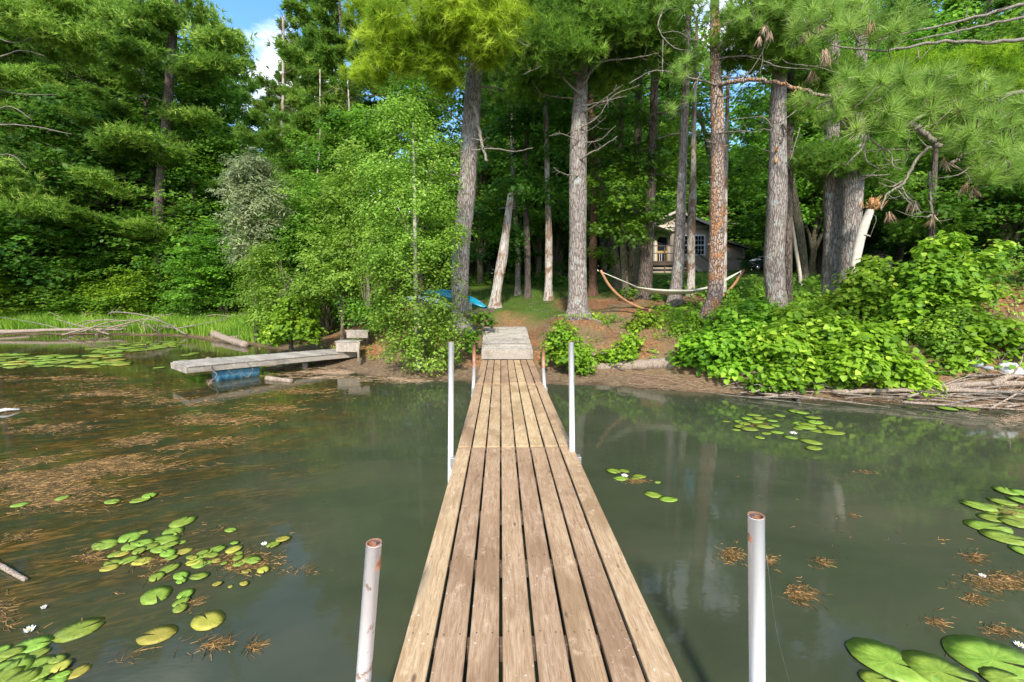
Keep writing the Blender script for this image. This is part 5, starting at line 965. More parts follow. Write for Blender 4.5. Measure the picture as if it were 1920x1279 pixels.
for (p, a, b_) in [([(1345, 160), (1310, 150), (1270, 140), (1232, 132), (1180, 155)], .028, .008), ([(1340, 100), (1370, 60), (1400, 30), (1410, 0)], .035, .012), ([(1345, 110), (1400, 105), (1460, 125), (1520, 130)], .02, .006), ([(1345, 95), (1380, 75), (1420, 45), (1480, 30), (1560, 28)], .03, .01), ([(1342, 50), (1375, 45), (1385, 38)], .02, .008), ([(1250, 0), (1235, 55), (1265, 90), (1290, 95)], .018, .006), ([(1243, 75), (1242, 140)], .012, .006), ([(1330, 115), (1300, 165), (1315, 160)], .014, .005), ([(1347, 250), (1380, 247), (1405, 246)], .022, .012), ([(1345, 180), (1372, 182)], .02, .008), ([(1340, 268), (1325, 265)], .018, .01), ([(1346, 145), (1400, 140), (1430, 95), (1440, 40)], .02, .006), ([(1440, 45), (1452, 90), (1470, 115), (1530, 125), (1575, 138)], .018, .005), ([(1420, 50), (1430, 100), (1425, 140)], .012, .004), ([(1340, 60), (1300, 75), (1270, 60), (1240, 62)], .018, .005)]:
    Lr.limb('dead_branch', p, a, b_, dy=-.1, dy1=-1.2, twigs=8)
for k in range(24):
    z = R.uniform(2.2, 7.5); i = int(np.argmin(abs(Lr.sp[:, 2] - z))); a = R.uniform(0, 6.28); c = Lr.sp[i]; d = np.array([math.cos(a), math.sin(a), .1]); g = Geo(); v, f = tube([c, c + d * (Lr.r[i] + R.uniform(.03, .16))], [.022, .014], 7, .3); g.add(v, f); Lr.part('branch_stub', g, 'bark_red')
def near_tufts(tree, lst, Y, rs, m='pine_long', sz=.27, name='needle_tufts', tw=True):
    g = Geo(); gd = Geo(); gt = Geo()
    for (px, py) in lst:
        yy = Y + rs.randn() * .35; p = np.array(tuple(at(px, py, yy))); k = 1 + (rs.rand() < .4); n_ = rs.randn(k, 3) * .5 + [0, -.15, .8]; q = p + rs.randn(k, 3) * .06
        add_leaves(g, q, n_, sz * (.75 + .4 * rs.rand(k)), rs, TUFT_NEAR, .25 + .6 * rs.rand(k), 0)
        if rs.rand() < .5: add_leaves(gd, q[:1] - [0, 0, .04], -n_[:1], sz * .45, rs, TUFT_DRY, rs.rand(1), 0)
        e = p + np.array([rs.randn() * .15, .12 + .15 * rs.rand(), -.22 * rs.rand()]); v, f = tube(smoothpath([p + [0, 0, .02], (p + e) / 2 + rs.randn(3) * .05, e], 6), [.006, .007, .008, .008, .008, .007], 5); gt.add(v, f)
    tree.part(name, g, m); tag(tree.part('twigs', gt, 'dead'), kind='stuff')
    if gd.v: tag(tree.part('dry_needles', gd, 'dry'), kind='stuff')
z4 = lambda L_: [(1140 + x * .2346, y * .2346) for x, y in L_]
z3 = lambda L_: [(1480 + x * .328, y * .328) for x, y in L_]
near_tufts(Lr, z4([(775, 130), (970, 60), (580, 560), (560, 620), (800, 480), (500, 830), (520, 900), (640, 780), (640, 450), (1180, 60), (1350, 40), (860, 20), (700, 30), (1500, 60), (600, 30), (430, 50), (1250, 120), (1420, 130), (1050, 130), (560, 520), (1560, 160), (1600, 60)]), 9.6, rs, sz=.24)
crown_top(Lr, PHI2, 9.6, .9)
RP = Tree('red_pine', 'red pine rooted off the right edge whose long needled boughs hang over the bank', [(2090, 620, 30), (2100, 400, 30), (2110, 100, 26), (2115, -60, 22)], 'bark_red', Y=8.2, topz=14)
g = Geo()
for (p, a, b_, d0, d1) in [([(2100, 60), (1960, 70), (1850, 78), (1750, 80), (1660, 95), (1560, 85)], .04, .010, -.3, -1.5), ([(2100, 20), (1920, 8), (1800, 40), (1700, 62), (1600, 90)], .035, .008, -.3, -1.2), ([(2100, 110), (1960, 30), (1880, 40), (1790, 60), (1715, 75)], .03, .01, -.2, -1.0), ([(2110, 150), (1990, 160), (1900, 175), (1830, 190), (1760, 200), (1690, 240)], .045, .015, -.4, -1.8), ([(2110, 200), (2000, 240), (1900, 225), (1860, 215), (1800, 205), (1740, 215), (1640, 188)], .035, .008, -.3, -1.6), ([(2110, 260), (2000, 330), (1920, 325), (1870, 322), (1830, 300)], .03, .012, -.3, -1.5)]:
    RP.limb('branch', p, a, b_, 'dead', dy=d0, dy1=d1, twigs=8)
for (p, a, b_) in [([(1700, 232), (1735, 250), (1757, 272), (1764, 276)], .036, .030), ([(1757, 273), (1735, 280), (1715, 305), (1692, 345), (1662, 365), (1652, 395)], .020, .008), ([(1692, 340), (1670, 350), (1648, 342)], .010, .004), ([(1690, 348), (1700, 368), (1710, 378)], .010, .005), ([(1680, 352), (1695, 370), (1710, 385)], .008, .004), ([(1622, 255), (1618, 275), (1600, 295), (1583, 312)], .014, .005), ([(1622, 252), (1650, 275), (1672, 290), (1675, 312), (1690, 318)], .012, .005), ([(1620, 270), (1625, 300), (1650, 318)], .010, .004), ([(1618, 330), (1668, 327)], .010, .004), ([(1622, 283), (1680, 280), (1720, 281)], .008, .004), ([(1743, 322), (1744, 360), (1748, 402)], .013, .010), ([(1748, 402), (1738, 408)], .012, .008), ([(1748, 402), (1760, 395)], .009, .004), ([(1782, 306), (1800, 295), (1808, 284)], .022, .012), ([(1782, 306), (1815, 330), (1822, 345)], .010, .005), ([(1540, 266), (1570, 243)], .006, .003), ([(1720, 90), (1725, 110), (1748, 85)], .006, .003), ([(1530, 205), (1545, 195), (1552, 210)], .008, .004), ([(1690, 300), (1660, 298), (1655, 285)], .007, .003)]:
    RP.limb('hanging_dead_branch', p, a * 1.25, b_ * 1.25, dy=-1.5, dy1=-1.6, twigs=2)
tl = z3([(360, 100), (610, 180), (580, 230), (350, 140), (530, 490), (700, 540), (910, 520), (640, 650), (830, 640), (960, 580), (1010, 540), (1290, 640), (960, 790), (1030, 960), (1260, 820), (1230, 880), (820, 960), (1150, 640), (1120, 480), (1240, 480), (400, 480), (420, 600), (250, 660), (200, 640), (60, 560), (40, 640), (650, 740), (560, 800), (1320, 1000), (1100, 1000), (480, 570), (760, 490), (870, 640), (1180, 560), (1300, 740), (120, 150), (60, 60), (450, 60), (250, 60), (800, 30), (920, 480), (730, 420), (560, 420), (1330, 520), (1330, 880), (1180, 820)])
for (cx, cy_, rx, ry, n) in [(1660, 175, 130, 38, 46), (1840, 215, 90, 55, 38), (1600, 35, 120, 35, 34), (1870, 310, 60, 22, 14), (1780, 160, 90, 25, 16), (1620, 225, 50, 18, 8)]:
    for k in range(n): a = R.random() * 6.28; q = math.sqrt(R.random()); tl.append((cx + rx * q * math.cos(a), cy_ + ry * q * math.sin(a)))
near_tufts(RP, tl, 6.7, rs, sz=.25)
g = Geo()   # bleached dead needle bunches that hang from the tips
for (px, py) in [(1540, 40), (1505, 60), (1512, 55), (1550, 105), (1545, 95), (1632, 45), (1525, 135), (1712, 380), (1770, 300), (1815, 345), (1828, 350), (1748, 405), (1430, 50), (1445, 60), (1665, 400), (1425, 70)]:
    p = np.array(tuple(at(px, py, 6.7 if px > 1480 else 9.2))); k = 3; add_leaves(g, p + rs.randn(k, 3) * .02, np.tile([0, 0, -1.0], (k, 1)) + rs.randn(k, 3) * .2, .20, rs, tuft_tmpl(14, .06, .5, rs), .5 + .5 * rs.rand(k), 0)
tag(RP.part('dead_needle_bunches', g, 'dry'), kind='stuff')
M2 = Tree('thin_tree', 'thin grey trunk showing behind the right side of the orange pine', [(1357, 565, 8), (1359, 472, 7), (1361, 330, 7), (1364, 200, 6)], 'bark_pale', cat='tree', Y=13.8, topz=11, sides=10)
Nn = Tree('pine_tree', 'stout grey pine with an orange woodpecker hole rising from the vines', [(1457, 590, 31), (1455, 560, 32), (1452, 500, 33), (1456, 400, 34), (1458, 300, 29), (1459, 200, 26), (1466, 60, 21)], 'bark', topz=18)
for (p, a, b_, mm) in [([(1468, 232), (1475, 245), (1462, 268)], .028, .018, 'bark_dark'), ([(1447, 240), (1438, 224), (1400, 221), (1370, 225)], .016, .006, 'dead'), ([(1447, 245), (1430, 242), (1418, 246)], .012, .006, 'dead'), ([(1447, 285), (1428, 280)], .010, .006, 'dead'), ([(1500, 240), (1486, 285), (1482, 300)], .012, .006, 'dead')]: Nn.limb('dead_branch', p, a, b_, mm, dy=-.25, dy1=-.4, twigs=3)
g = Geo(); c = np.array(tuple(at(1456, 292, Nn.Y - .19))); 
for dz, r_ in ((.07, .05), (-.05, .045)):
    g = Geo(); v, f = tube([c + [0, -.005, dz * 1.6], c + [.0, .10, dz * 1.6]], [r_, r_ * .8], 10, .2); g.add(c + (v - c) * [.65, 1, 1.5], f); Nn.part('woodpecker_hole', g, 'rot')
crown_top(Nn, PHI, 10.0)
N2 = Tree('pine_tree', 'second trunk close behind the stout pine with the woodpecker hole', [(1477, 560, 14), (1477, 450, 15), (1480, 225, 14), (1486, 60, 11)], 'bark_dark', Y=12.6, topz=16); crown_top(N2, PHI2, 10.6)
O = Tree('leaning_tree', 'mossy dark trunk leaning left behind the stout pine pair', [(1507, 518, 17), (1500, 450, 17), (1489, 380, 15), (1478, 300, 12)], 'bark_moss', cat='tree', Y=18, topz=10)
O2 = Tree('birch_sapling', 'thin pale birch stem leaning beside the mossy leaning trunk', [(1502, 525, 6), (1491, 460, 6), (1482, 400, 5), (1476, 330, 5)], 'bark_birch', cat='tree', Y=17, topz=9, sides=10)
Pp = Tree('pine_tree', 'brown pine, left of the close pair beside the birch snag', [(1556, 560, 26), (1557, 520, 26), (1561, 450, 29), (1561, 350, 28), (1562, 200, 24), (1562, 60, 18)], 'bark', Y=12.6, topz=18, flare=.15); crown_top(Pp, PHI, 10.4)
Q = Tree('pine_tree', 'grey pine, right of the close pair, leaning slightly right behind the birch snag', [(1588, 545, 32), (1591, 490, 31), (1597, 400, 32), (1603, 300, 29), (1611, 180, 22), (1616, 60, 16)], 'bark', Y=12.0, topz=18, flare=.15); crown_top(Q, PHI, 10.2)
g = Geo(); plumes(g, Pp, [(1585, 300, 70, 22, -.8, 24), (1540, 290, 40, 18, -.4, 12), (1640, 330, 40, 14, -.2, 8), (1560, 330, 50, 14, .4, 8)], rs, 26, .19, TUFT_MID, .22, (.2, .6)); Pp.part('crown', g, 'pine')
g = Geo(); plumes(g, Q, [(1800, 130, 90, 18, .6, 26), (1730, 150, 80, 20, .4, 22), (1850, 160, 70, 16, .6, 14), (1700, 120, 60, 20, .8, 10)], rs, 30, .19, TUFT_MID, .22, (.0, .55)); Q.part('right_boughs', g, 'pine_bright', label='bright green bough layer reaching right')
g = Geo(); plumes(g, Nn, [(1545, 145, 55, 24, .3, 22), (1500, 210, 40, 16, .3, 8), (1420, 60, 70, 30, -.7, 20), (1500, 40, 90, 30, -.6, 30), (1480, 100, 50, 20, -.6, 14), (1400, 110, 50, 22, .4, 12), (1440, 15, 90, 20, -.8, 18)], rs, 28, .19, TUFT_MID, .24, (.2, .8)); Nn.part('crown', g, 'pine')
Sn = Tree('birch_snag', 'broken white birch stub with splintered orange top leaning right from the vines', [(1598, 520, 13), (1604, 490, 14), (1618, 430, 16), (1632, 394, 13)], 'bark_birch', cat='tree', Y=11.0, flare=.1)
g = Geo(); c = np.array(tuple(at(1636, 386, Sn.Y)))
for k in range(46):
    d = np.array([.35, -.1, 1]) + rs.randn(3) * [.5, .5, .35]; d /= np.linalg.norm(d); b0 = c + rs.randn(3) * [.07, .07, .05]; l = .10 + .22 * rs.rand(); v, f = tube([b0 - d * .08, b0 + d * l], [.02, .003], 4); g.add(v, f)
for k in range(12): v, f = tube([c + rs.randn(3) * .05, c + rs.randn(3) * .05 + [-.12 + .2 * rs.rand(), 0, .18 * rs.rand()]], [.07, .05], 8, .5); g.add(v, f)
Sn.part('splintered_top', g, 'rot'); Sn.limb('dead_branch', [(1628, 400), (1640, 442 - 38), (1632, 443)], .01, .006); Sn.limb('dead_branch', [(1620, 440), (1632, 443)], .02, .014, 'bark_birch', dy=-.1)

# maples of the understorey, leaf masses set where the photograph has them
def leafmass(tree, lst, m, size=.12, n=40, r=.34, tmpl=MAPLE, tone=(0, .7), name='crown', low=-.6, k=1.0, seed=5, shell=.35):
    g = Geo(); rs_ = np.random.RandomState(seed)
    for (px, py, rx, ry, dy, ns) in lst:
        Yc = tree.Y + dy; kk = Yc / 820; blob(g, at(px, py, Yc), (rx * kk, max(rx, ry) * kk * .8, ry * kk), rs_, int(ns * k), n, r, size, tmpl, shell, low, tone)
    return tree.part(name, g, m)
for tr_ in (A, B, Lr, Nn):
    for k in range(6):
        a = k * 1.05 + R.uniform(-.3, .3); b0 = tr_.base; l = R.uniform(.5, 1.1); P = []
        for q in range(6):
            u = q / 5; x = b0.x + math.cos(a + .3 * math.sin(u * 4 + k)) * (.12 + l * u); y = b0.y + math.sin(a + .3 * math.sin(u * 4 + k)) * (.12 + l * u); P.append((x, y, G(x, y) + .05 * (1 - u) - .03 * u))
        g = Geo(); v, f = tube(smoothpath(P, 14), np.linspace(.06, .012, 14), 8, .2); g.add(v, f); tr_.part('root', g, 'bark')
mp1 = Tree('maple_tree', 'dark leafed maple between the leaning snag and the big pale pine', [(990, 548, 11), (988, 450, 11), (985, 350, 10), (990, 220, 7)], 'bark_dark', cat='tree', Y=16.8, topz=9, sides=12)
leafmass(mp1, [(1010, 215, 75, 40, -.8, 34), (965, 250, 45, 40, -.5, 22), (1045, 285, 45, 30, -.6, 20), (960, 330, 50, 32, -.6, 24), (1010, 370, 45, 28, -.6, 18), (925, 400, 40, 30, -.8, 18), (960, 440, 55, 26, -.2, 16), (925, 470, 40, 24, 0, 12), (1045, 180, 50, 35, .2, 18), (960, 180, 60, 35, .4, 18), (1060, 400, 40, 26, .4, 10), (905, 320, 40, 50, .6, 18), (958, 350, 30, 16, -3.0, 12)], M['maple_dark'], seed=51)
mp2 = Tree('maple_tree', 'maple whose green leaves hang left of the cabin behind the hammock', [(1172, 545, 14), (1168, 450, 13), (1160, 350, 11), (1165, 240, 8)], 'bark_moss', cat='tree', Y=16.2, topz=9, sides=12)
leafmass(mp2, [(1150, 350, 60, 30, -1.0, 30), (1180, 395, 60, 26, -1.2, 28), (1150, 430, 45, 20, -.6, 14), (1180, 440, 26, 18, -1.2, 9), (1130, 300, 45, 30, -.4, 16), (1185, 300, 50, 32, -.4, 20), (1140, 240, 55, 34, .2, 18), (1190, 220, 50, 34, .4, 18), (1125, 480, 30, 22, .6, 8), (1160, 160, 60, 34, .8, 14)], M['maple'], seed=52, tone=(0, .6))
mp3 = Tree('maple_tree', 'maple with fresh green leaves behind the orange barked pine', [(1342, 540, 10), (1342, 450, 9), (1338, 340, 8), (1310, 220, 6)], 'bark_moss', cat='tree', Y=19, topz=9, sides=12)
leafmass(mp3, [(1250, 270, 55, 36, -2.5, 26), (1270, 320, 50, 28, -2.8, 26), (1225, 330, 40, 26, -2, 16), (1300, 250, 40, 30, -1, 14), (1285, 200, 45, 30, 0, 14), (1400, 300, 40, 26, -.5, 14), (1385, 350, 36, 24, 0, 12), (1420, 240, 36, 26, 0, 10), (1395, 190, 40, 24, .5, 10), (1240, 210, 40, 30, -.6, 14)], M['maple'], seed=53, tone=(.1, .75))
mp4 = Tree('maple_tree', 'dim maple with low branches in the shade right of the twin trunks', [(1740, 560, 12), (1745, 450, 12), (1750, 350, 10)], 'bark_dark', cat='tree', Y=13.5, topz=8, sides=12)
leafmass(mp4, [(1790, 395, 60, 16, -.6, 16), (1740, 370, 50, 14, -.2, 12), (1850, 350, 60, 30, 0, 18), (1760, 420, 60, 14, 0, 12), (1700, 345, 40, 14, 0, 8), (1900, 300, 50, 40, .4, 18)], M['maple'], seed=54, tone=(0, .6))
# birch by the water
bi = Tree('birch_tree', 'airy light green birch left of the leaning pine hanging to the water', [(783, 650, 9), (780, 560, 8), (778, 440, 7), (777, 350, 5), (774, 230, 3)], 'bark_birch', cat='tree', Y=10.7, sides=10)
leafmass(bi, [(755, 235, 45, 45, 0, 40), (790, 300, 55, 50, -.1, 62), (730, 330, 50, 50, 0, 56), (770, 390, 70, 50, -.2, 84), (820, 380, 38, 55, 0, 40), (700, 400, 40, 45, .2, 36), (750, 470, 75, 48, -.2, 84), (825, 470, 30, 34, -.1, 24), (690, 490, 36, 40, .2, 30), (800, 250, 40, 40, .1, 26), (835, 320, 25, 50, .1, 20), (770, 205, 36, 26, 0, 18), (845, 440, 18, 44, -.4, 14), (700, 330, 26, 44, .1, 16)], M['birch'], .068, 30, .22, LEAF2, (.1, .8), seed=61, shell=.2)
for (p, a) in [([(778, 470), (760, 420), (735, 360), (720, 300)], .012), ([(778, 430), (800, 360), (815, 300)], .012), ([(781, 520), (740, 480), (700, 440)], .012), ([(779, 400), (775, 330), (790, 240)], .010)]: bi.limb('branch', p, a, .004, 'bark_pale', dy1=-.1, twigs=3)
bl_ = Tree('willow_shrub', 'drooping leafy shrub hanging over the mud just left of the dock', [(795, 665, 8), (792, 620, 7), (790, 560, 5)], 'bark_moss', cat='shrub', Y=10.5, sides=8)
leafmass(bl_, [(790, 575, 62, 50, -.2, 58), (735, 570, 34, 34, -.1, 24), (800, 640, 48, 44, -.3, 52), (752, 645, 34, 34, -.3, 28), (838, 628, 18, 34, -.1, 16), (840, 665, 18, 20, -.1, 8), (790, 682, 40, 12, -.4, 16), (770, 520, 66, 40, -.1, 44), (720, 520, 30, 30, 0, 16), (700, 600, 24, 20, .2, 8), (850, 440, 14, 20, -.3, 6), (862, 585, 16, 26, -.5, 8), (850, 520, 18, 26, -.5, 8), (858, 640, 14, 20, -.5, 6)], M['birch'], .072, 30, .20, LEAF2, (0, .75), seed=62, shell=.3)
# shrubs on the left bank
def shrub(name, label, px, py, Y, lst, m, size, n=34, r=.28, tmpl=LEAF2, seed=1, tone=(0, .8), k=1.0, shell=.35):
    low = name != 'shrub' and name != 'willow_tree'; hh = 14 if name == 'weed_clump' else 34
    t_ = Tree(name, label, [(px, py, 3), (px + 1, py - hh * .5, 3), (px, py - hh, 2)] if low else [(px, py, 7), (px + 2, py - 40, 6), (px, py - 90, 4)], 'bark_moss', cat='shrub', Y=Y, sides=8); leafmass(t_, lst, m, size, n, r, tmpl, tone, seed=seed, k=k, shell=shell)
    for q in range(0 if low else 5): t_.limb('branch', [(px, py - 10), (px + R.uniform(-25, 25), py - 70), (px + R.uniform(-50, 50), py - 150)], .02, .006, 'bark_moss')
    return t_
NARROW = (np.array([(0, 0, 0), (-.13, .5, .04), (0, 1, -.03), (.13, .5, .04)]), LEAF2[1])
shrub('willow_tree', 'silvery grey green willow standing above the left bank', 478, 590, 16.8, [(470, 325, 45, 38, 0, 60), (445, 365, 28, 40, 0, 30), (490, 375, 48, 36, -.1, 56), (455, 420, 34, 36, 0, 34), (500, 430, 40, 34, 0, 34), (470, 470, 32, 34, -.2, 34)], M['willow'], .17, 46, .34, NARROW, 71, shell=.25)
shrub('shrub', 'yellow green bush below the silver willow', 505, 620, 15.8, [(500, 500, 45, 40, -.2, 46), (480, 545, 40, 34, -.3, 36), (530, 550, 40, 40, -.3, 44), (505, 590, 40, 28, -.6, 30)], M['birch'], .09, 40, .30, LEAF2, 72, tone=(.1, .85))
shrub('shrub', 'bright leafy bush right at the bank left of the steps', 545, 640, 14.0, [(545, 610, 38, 36, -.3, 44), (560, 575, 34, 28, 0, 28), (575, 620, 22, 22, -.2, 16), (520, 625, 24, 20, -.3, 14)], M['vine'], .10, 36, .26, LEAF6, 73, tone=(.2, .9))
shrub('shrub', 'tall mixed green bush left of the birch', 640, 610, 13.6, [(630, 400, 45, 45, .2, 44), (665, 450, 40, 40, 0, 36), (610, 470, 50, 40, .1, 44), (650, 520, 55, 40, -.1, 50), (600, 540, 45, 34, -.1, 36), (640, 350, 36, 30, .4, 22), (690, 545, 40, 30, .2, 24), (655, 300, 34, 34, .6, 16)], M['birch'], .095, 38, .30, LEAF2, 74, tone=(0, .7))
shrub('shrub', 'dark green low bush behind the dry grass mound', 690, 600, 12.8, [(690, 590, 40, 26, 0, 26), (720, 600, 36, 30, -.2, 24), (660, 560, 30, 20, .4, 14)], M['maple'], .085, 34, .25, LEAF2, 75)
# bushes beside the dock on the right
for (lab, px, py, Y, lst, mm, sd_) in [('dense green weed clump on the bank just right of the dock', 1068, 690, 10.3, [(1055, 625, 26, 22, 0, 26), (1075, 660, 36, 28, -.2, 44), (1040, 650, 16, 26, 0, 14), (1095, 680, 24, 14, -.3, 16)], 'vine', 81),
                                  ('light green weed clump under the big pine, right of the dense one', 1170, 680, 10.3, [(1165, 660, 26, 20, 0, 20), (1185, 640, 20, 16, .1, 12), (1135, 670, 14, 10, 0, 6)], 'bright', 82), ('small leafy seedlings left of the hammock foot', 1215, 615, 11.6, [(1215, 598, 26, 14, 0, 16), (1190, 612, 22, 10, 0, 10), (1240, 610, 24, 10, 0, 12)], 'bright', 83),
                                  ('low green clump left of the orange pine foot', 1290, 625, 10.9, [(1285, 618, 24, 14, 0, 14), (1300, 600, 18, 12, .2, 10)], 'bright', 84), ('dark ferny growth right behind the hammock', 1400, 575, 13.6, [(1400, 560, 40, 16, 0, 26), (1440, 575, 24, 14, -1.4, 10), (1375, 580, 24, 14, -1, 12), (1300, 580, 36, 12, .6, 16)], 'maple', 85), ('green shoots left of the ramp under the leaning pine', 905, 600, 12.0, [(905, 598, 18, 10, 0, 10), (885, 640, 14, 24, -1.2, 12)], 'maple', 86), ('low leaves at the foot of the twin trunk', 1240, 555, 15.0, [(1240, 558, 24, 10, 0, 10), (1180, 548, 22, 10, 0, 8)], 'maple_dark', 87)]:
    shrub('weed_clump', lab, px, py, Y, lst, M[mm], .075, 26, .16, LEAF6, sd_, tone=(.1, .9))
# vines of the right bank
VS = [('vine hedge at the foot of the orange pine', 1370, 680, 9.6, [(1340, 655, 42, 40, -.3, 50), (1395, 640, 48, 44, -.1, 60), (1300, 660, 26, 26, -.2, 20), (1360, 600, 24, 26, .6, 16), (1420, 590, 44, 26, .8, 30), (1380, 690, 40, 14, -.6, 22)], 91, 'vine'),
      ('vine hedge spilling to the water right of the pine foot', 1490, 700, 9.0, [(1470, 650, 50, 42, -.2, 60), (1530, 640, 50, 42, 0, 54), (1480, 700, 40, 26, -.6, 36), (1540, 700, 44, 26, -.5, 40), (1500, 600, 44, 26, .6, 26), (1445, 705, 26, 16, -.7, 12)], 92, 'vine'),
      ('bright grape vine carpet low over the right driftwood', 1620, 700, 8.5, [(1600, 680, 50, 34, -.3, 50), (1660, 690, 50, 30, -.3, 46), (1620, 640, 52, 30, .1, 44), (1700, 712, 40, 16, -.4, 20), (1570, 630, 36, 28, .3, 24)], 93, 'bright'),
      ('grape vine heap climbing round the birch snag', 1620, 620, 9.8, [(1640, 540, 50, 36, .1, 50), (1590, 570, 40, 34, .2, 34), (1670, 590, 40, 34, -.1, 34), (1640, 505, 30, 16, .3, 14), (1560, 600, 34, 24, .1, 20)], 94, 'vine'),
      ('tall grape vine heap with upright shoots on the right mound', 1760, 590, 9.2, [(1735, 520, 46, 30, .1, 44), (1785, 520, 44, 28, .2, 36), (1720, 570, 44, 34, 0, 40), (1770, 565, 40, 30, .1, 34), (1745, 470, 16, 16, .2, 9), (1780, 455, 18, 8, .2, 7), (1840, 490, 30, 16, .4, 16), (1870, 465, 16, 6, .6, 5), (1700, 620, 30, 24, -.1, 16)], 95, 'vine'),
      ('yellow green bush at the right edge of the bank', 1860, 620, 8.4, [(1850, 610, 40, 18, 0, 20), (1815, 640, 30, 16, 0, 14), (1905, 640, 30, 16, -.1, 14), (1830, 545, 30, 10, .5, 8)], 96, 'bright'),
      ('low yellow green brush over the bank at the right edge', 1850, 700, 8.5, [(1840, 665, 44, 14, 0, 16), (1780, 680, 40, 14, -.1, 18), (1915, 670, 26, 14, .1, 8)], 98, 'bright'),
      ('blue green bush beside the bare gully on the right', 1765, 640, 8.5, [(1765, 630, 26, 30, 0, 26), (1790, 600, 26, 20, .1, 16)], 97, 'maple')]
for (lab, px, py, Y, lst, sd_, mm) in VS: shrub('vine_bush', lab, px, py, Y, lst, M[mm], .105 if mm != 'maple' else .05, 26 if mm != 'maple' else 60, .22, LEAF6, sd_, tone=(.05, .95), k=1.15)

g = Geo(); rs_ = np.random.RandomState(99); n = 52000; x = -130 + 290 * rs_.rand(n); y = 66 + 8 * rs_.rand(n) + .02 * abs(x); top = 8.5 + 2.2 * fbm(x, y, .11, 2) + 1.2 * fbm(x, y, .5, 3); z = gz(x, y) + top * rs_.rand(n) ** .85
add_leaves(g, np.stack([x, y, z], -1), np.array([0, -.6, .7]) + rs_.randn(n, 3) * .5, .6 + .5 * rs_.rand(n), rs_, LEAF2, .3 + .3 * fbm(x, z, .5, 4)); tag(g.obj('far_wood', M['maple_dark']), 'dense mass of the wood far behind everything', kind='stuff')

# ------------------------------------------------------------------ ground cover
def scatter(n, x0, x1, y0, y1, keep, rs):
    x = x0 + (x1 - x0) * rs.rand(n); y = y0 + (y1 - y0) * rs.rand(n); k = rs.rand(n) < keep(x, y); return x[k], y[k]
def tt(x, y): s_ = np.interp(x, _gx, _gy); q = np.interp(x, _gx, _gs); return (y - s_) / np.sqrt(1 + np.minimum(q ** 2, 4))
rs = np.random.RandomState(77)
def cover(label, n, box_, keep, m, size, h, tmpl=LEAF6, name='ground_cover'):
    x, y = scatter(n, *box_, keep, rs); z = gz(x, y); hh = h * (.5 + .5 * fbm(x, y, 2.2, 4)).clip(.08, 1.6); p = np.stack([x, y, z + .02 + hh * rs.rand(len(x)) ** .6], -1); nr = np.array([0, -.5, .9]) + rs.randn(len(x), 3) * .45; g = Geo()
    add_leaves(g, p, nr, size * (.6 + .8 * rs.rand(len(x))), rs, tmpl, (.45 + .35 * fbm(x, y, 1.3, 8)).clip(0, 1), .3); tag(g.obj(name, m), label, kind='stuff')
cover('leafy carpet of vines over the right bank', 21000, (3.6, 13.5, 5.0, 13.5), lambda x, y: sst(.35, .9, tt(x, y)) * (.35 + .65 * (fbm(x, y, .8, 6) > -.25)) * sst(3.7, 4.8, x) * (1 - .75 * np.exp(-(((x - 10.3) / 1.6) ** 2 + ((y - 8.6) / 1.3) ** 2))), M['vine'], .085, .30)
cover('dark leafy growth under the right hand trunks', 12000, (5.2, 16, 11.5, 20), lambda x, y: .9 * (fbm(x, y, .7, 9) > -.5) * sst(5.6, 7.2, x), M['maple'], .11, .5)
cover('patchy weeds on the bank between the dock and the orange pine', 5200, (1.0, 5.0, 9.9, 13.2), lambda x, y: sst(1.0, 1.5, tt(x, y)) * sst(.1, .8, fbm(x, y, 1.5, 3)), M['bright'], .055, .16)
cover('weeds and moss on the left bank behind the steps', 9000, (-6.5, -1.3, 10.2, 14.5), lambda x, y: sst(.8, 1.3, tt(x, y)) * sst(-.5, .3, fbm(x, y, 1.3, 5)), M['bright'], .06, .22)
cover('low leaves along the far edge of the lawn', 6000, (-4, 6, 19, 26), lambda x, y: .8 * sst(20.5, 23, y), M['maple_dark'], .16, .5)
cover('green undergrowth of the left forest floor', 11000, (-34, -6, 17.5, 30), lambda x, y: sst(1.5, 3.5, tt(x, y)), M['maple'], .15, .7)
def blades(label, name, n, box_, keep, m, h0, h1, w, lean=.25, clump=0.0):
    x, y = scatter(n, *box_, keep, rs); k = len(x); z = gz(x, y).clip(-.05); hh = h0 + (h1 - h0) * rs.rand(k); a = rs.rand(k) * 6.283; b_ = rs.randn(k, 2) * lean * hh[:, None]; s_ = np.stack([np.cos(a), np.sin(a), 0 * a], -1) * w * (.6 + .8 * rs.rand(k, 1)); p = np.stack([x, y, z], -1)
    mid = p + np.stack([b_[:, 0] * .35, b_[:, 1] * .35, hh * .6], -1); tip = p + np.stack([b_[:, 0], b_[:, 1], hh * (1 - .3 * (np.abs(b_).sum(1) / (hh + 1e-6)).clip(0, 1))], -1); V = np.stack([p - s_, p + s_, mid + s_ * .8, mid - s_ * .8, tip], 1).reshape(-1, 3); i = np.arange(k)[:, None] * 5
    g = Geo(); g.add(V, np.concatenate([np.concatenate([i, i + 1, i + 2], 1), np.concatenate([i, i + 2, i + 3], 1), np.concatenate([i + 3, i + 2, i + 4], 1)]), np.repeat((.5 + .3 * fbm(x, y, .9, 2) + .2 * rs.randn(k)).clip(0, 1), 5)); tag(g.obj(name, m), label, kind='stuff')
blades('tall bright reeds along the far side of the left cove', 'reeds', 62000, (-32, -8.6, 15.2, 25), lambda x, y: sst(.3, .8, tt(x, y)) * (1 - sst(2.6, 4.2, tt(x, y))), M['reed'], .35, .85, .013, .25)
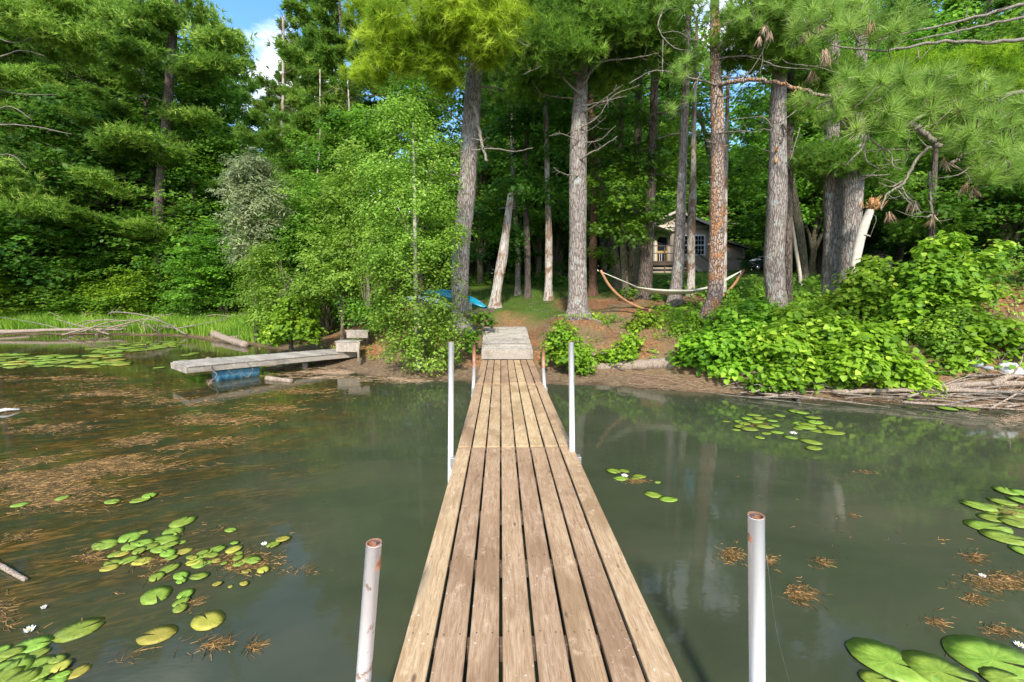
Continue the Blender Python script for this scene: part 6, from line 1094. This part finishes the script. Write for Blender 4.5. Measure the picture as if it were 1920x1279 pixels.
blades('short grass of the shaded lawn', 'lawn_grass', 90000, (-4.5, 24, 12.2, 36), lambda x, y: lawn_mask(x, y) * (1 - .75 * sst(18, 32, y)) * sst(-.35, .15, fbm(x, y, 2.1, 1) + sst(14, 17, y) * .8), M['grass'], .03, .08, .006, .5)
blades('dry and green grass tufts on the near banks', 'bank_grass', 24000, (-7, 13, 4.8, 14), lambda x, y: sst(.6, 1.1, tt(x, y)) * sst(.25, .8, fbm(x, y, 1.8, 7)) * (abs(x + .15) > .75), M['grass'], .06, .2, .004, .5)
cover('small leaved weeds mixed into the right bank vines', 15000, (3.6, 12.5, 5.4, 11.5), lambda x, y: sst(.6, 1.2, tt(x, y)) * sst(-.1, .5, fbm(x, y, 1.7, 12)), M['birch'], .05, .75, LEAF2)
x, y = scatter(26000, 2.5, 11, 4.5, 10, lambda x, y: sst(-.12, .0, tt(x, y)) * (1 - sst(.5, 1.0, tt(x, y))), rs); k = len(x); a = -.25 + .5 * rs.randn(k); l = .06 + .4 * rs.rand(k) ** 2; p = np.stack([x, y, np.maximum(gz(x, y), 0) + .006 + .05 * rs.rand(k)], -1); d = np.stack([np.cos(a) * l, np.sin(a) * l, .03 * rs.randn(k)], -1); s_ = np.stack([-np.sin(a), np.cos(a), 0 * a + .5], -1) * .003
i = np.arange(k)[:, None] * 3; g = Geo(); g.add(np.stack([p - s_, p + s_, p + d], 1).reshape(-1, 3), np.concatenate([i, i + 1, i + 2], 1), np.repeat(rs.rand(k), 3)); tag(g.obj('shore_litter', M['dry']), 'dry reed stems and twigs washed up along the right water line', kind='stuff')
# dry grass mounds and fallen needles
def mound(label, px, py, Y, rx, ry, n, m='dry'):
    c = np.array(tuple(hit(px, py + ry * .8, 8))); k = c[1] / 820; u = unit(n, rs); u[:, 2] = abs(u[:, 2]); p = c + u * [rx * k, rx * k * .8, ry * k] * (.6 + .4 * rs.rand(n, 1)); p[:, 2] = np.maximum(p[:, 2], gz(p[:, 0], p[:, 1])); g = Geo(); add_leaves(g, p, u + rs.randn(n, 3) * .5, .10 + .12 * rs.rand(n), rs, tuft_tmpl(6, .03, 1.5, rs), None, .8)
    tag(g.obj('dry_brush', M[m], origin=tuple(c)), label, kind='stuff')
mound('tan mound of dry brush on the left bank', 677, 590, 12.4, 26, 22, 900); mound('brown dry brush above the steps', 620, 612, 12.6, 36, 16, 900); mound('dry brush near the top of the right mound', 1890, 600, 8.6, 46, 20, 500); mound('tangle of dead stems in the gully on the right', 1690, 650, 8.8, 40, 24, 350); mound('dead stems hanging in the grape vine heap', 1612, 600, 9.1, 14, 26, 260)
x, y = scatter(70000, -2.5, 6.5, 9.8, 17, lambda x, y: sst(.9, 1.4, tt(x, y)) * sst(-.3, .4, fbm(x, y, 1.1, 11)) * .9, rs); k = len(x); a = rs.rand(k) * 6.283; l = .07 + .08 * rs.rand(k); p = np.stack([x, y, gz(x, y) + .010], -1); d = np.stack([np.cos(a) * l, np.sin(a) * l, .012 * rs.rand(k)], -1); s_ = np.stack([-np.sin(a), np.cos(a), 0 * a], -1) * .0024
i = np.arange(k)[:, None] * 3; g = Geo(); g.add(np.stack([p - s_, p + s_, p + d], 1).reshape(-1, 3), np.concatenate([i, i + 1, i + 2], 1), np.repeat(rs.rand(k), 3)); tag(g.obj('needle_litter', M['litter']), 'fallen orange pine needles on the bank', kind='stuff')
g = Geo(); x, y = scatter(520, -3, 6.5, 10.2, 17, lambda x, y: sst(1.0, 1.6, tt(x, y)) * (np.abs(x + .15) > .8), rs)
for xx, yy in zip(x, y):
    a = rs.rand() * 6.283; l = .08 + .35 * rs.rand() ** 2; z0 = G(xx, yy) + .012; v, f = tube([(xx, yy, z0), (xx + math.cos(a) * l * .5, yy + math.sin(a) * l * .5, z0 + .02), (xx + math.cos(a + .3) * l, yy + math.sin(a + .3) * l, z0 + .005)], [.006, .005, .002], 4); g.add(v, f)
tag(g.obj('fallen_twigs', M['dead']), 'small fallen twigs strewn over the needles of the bank', kind='stuff')
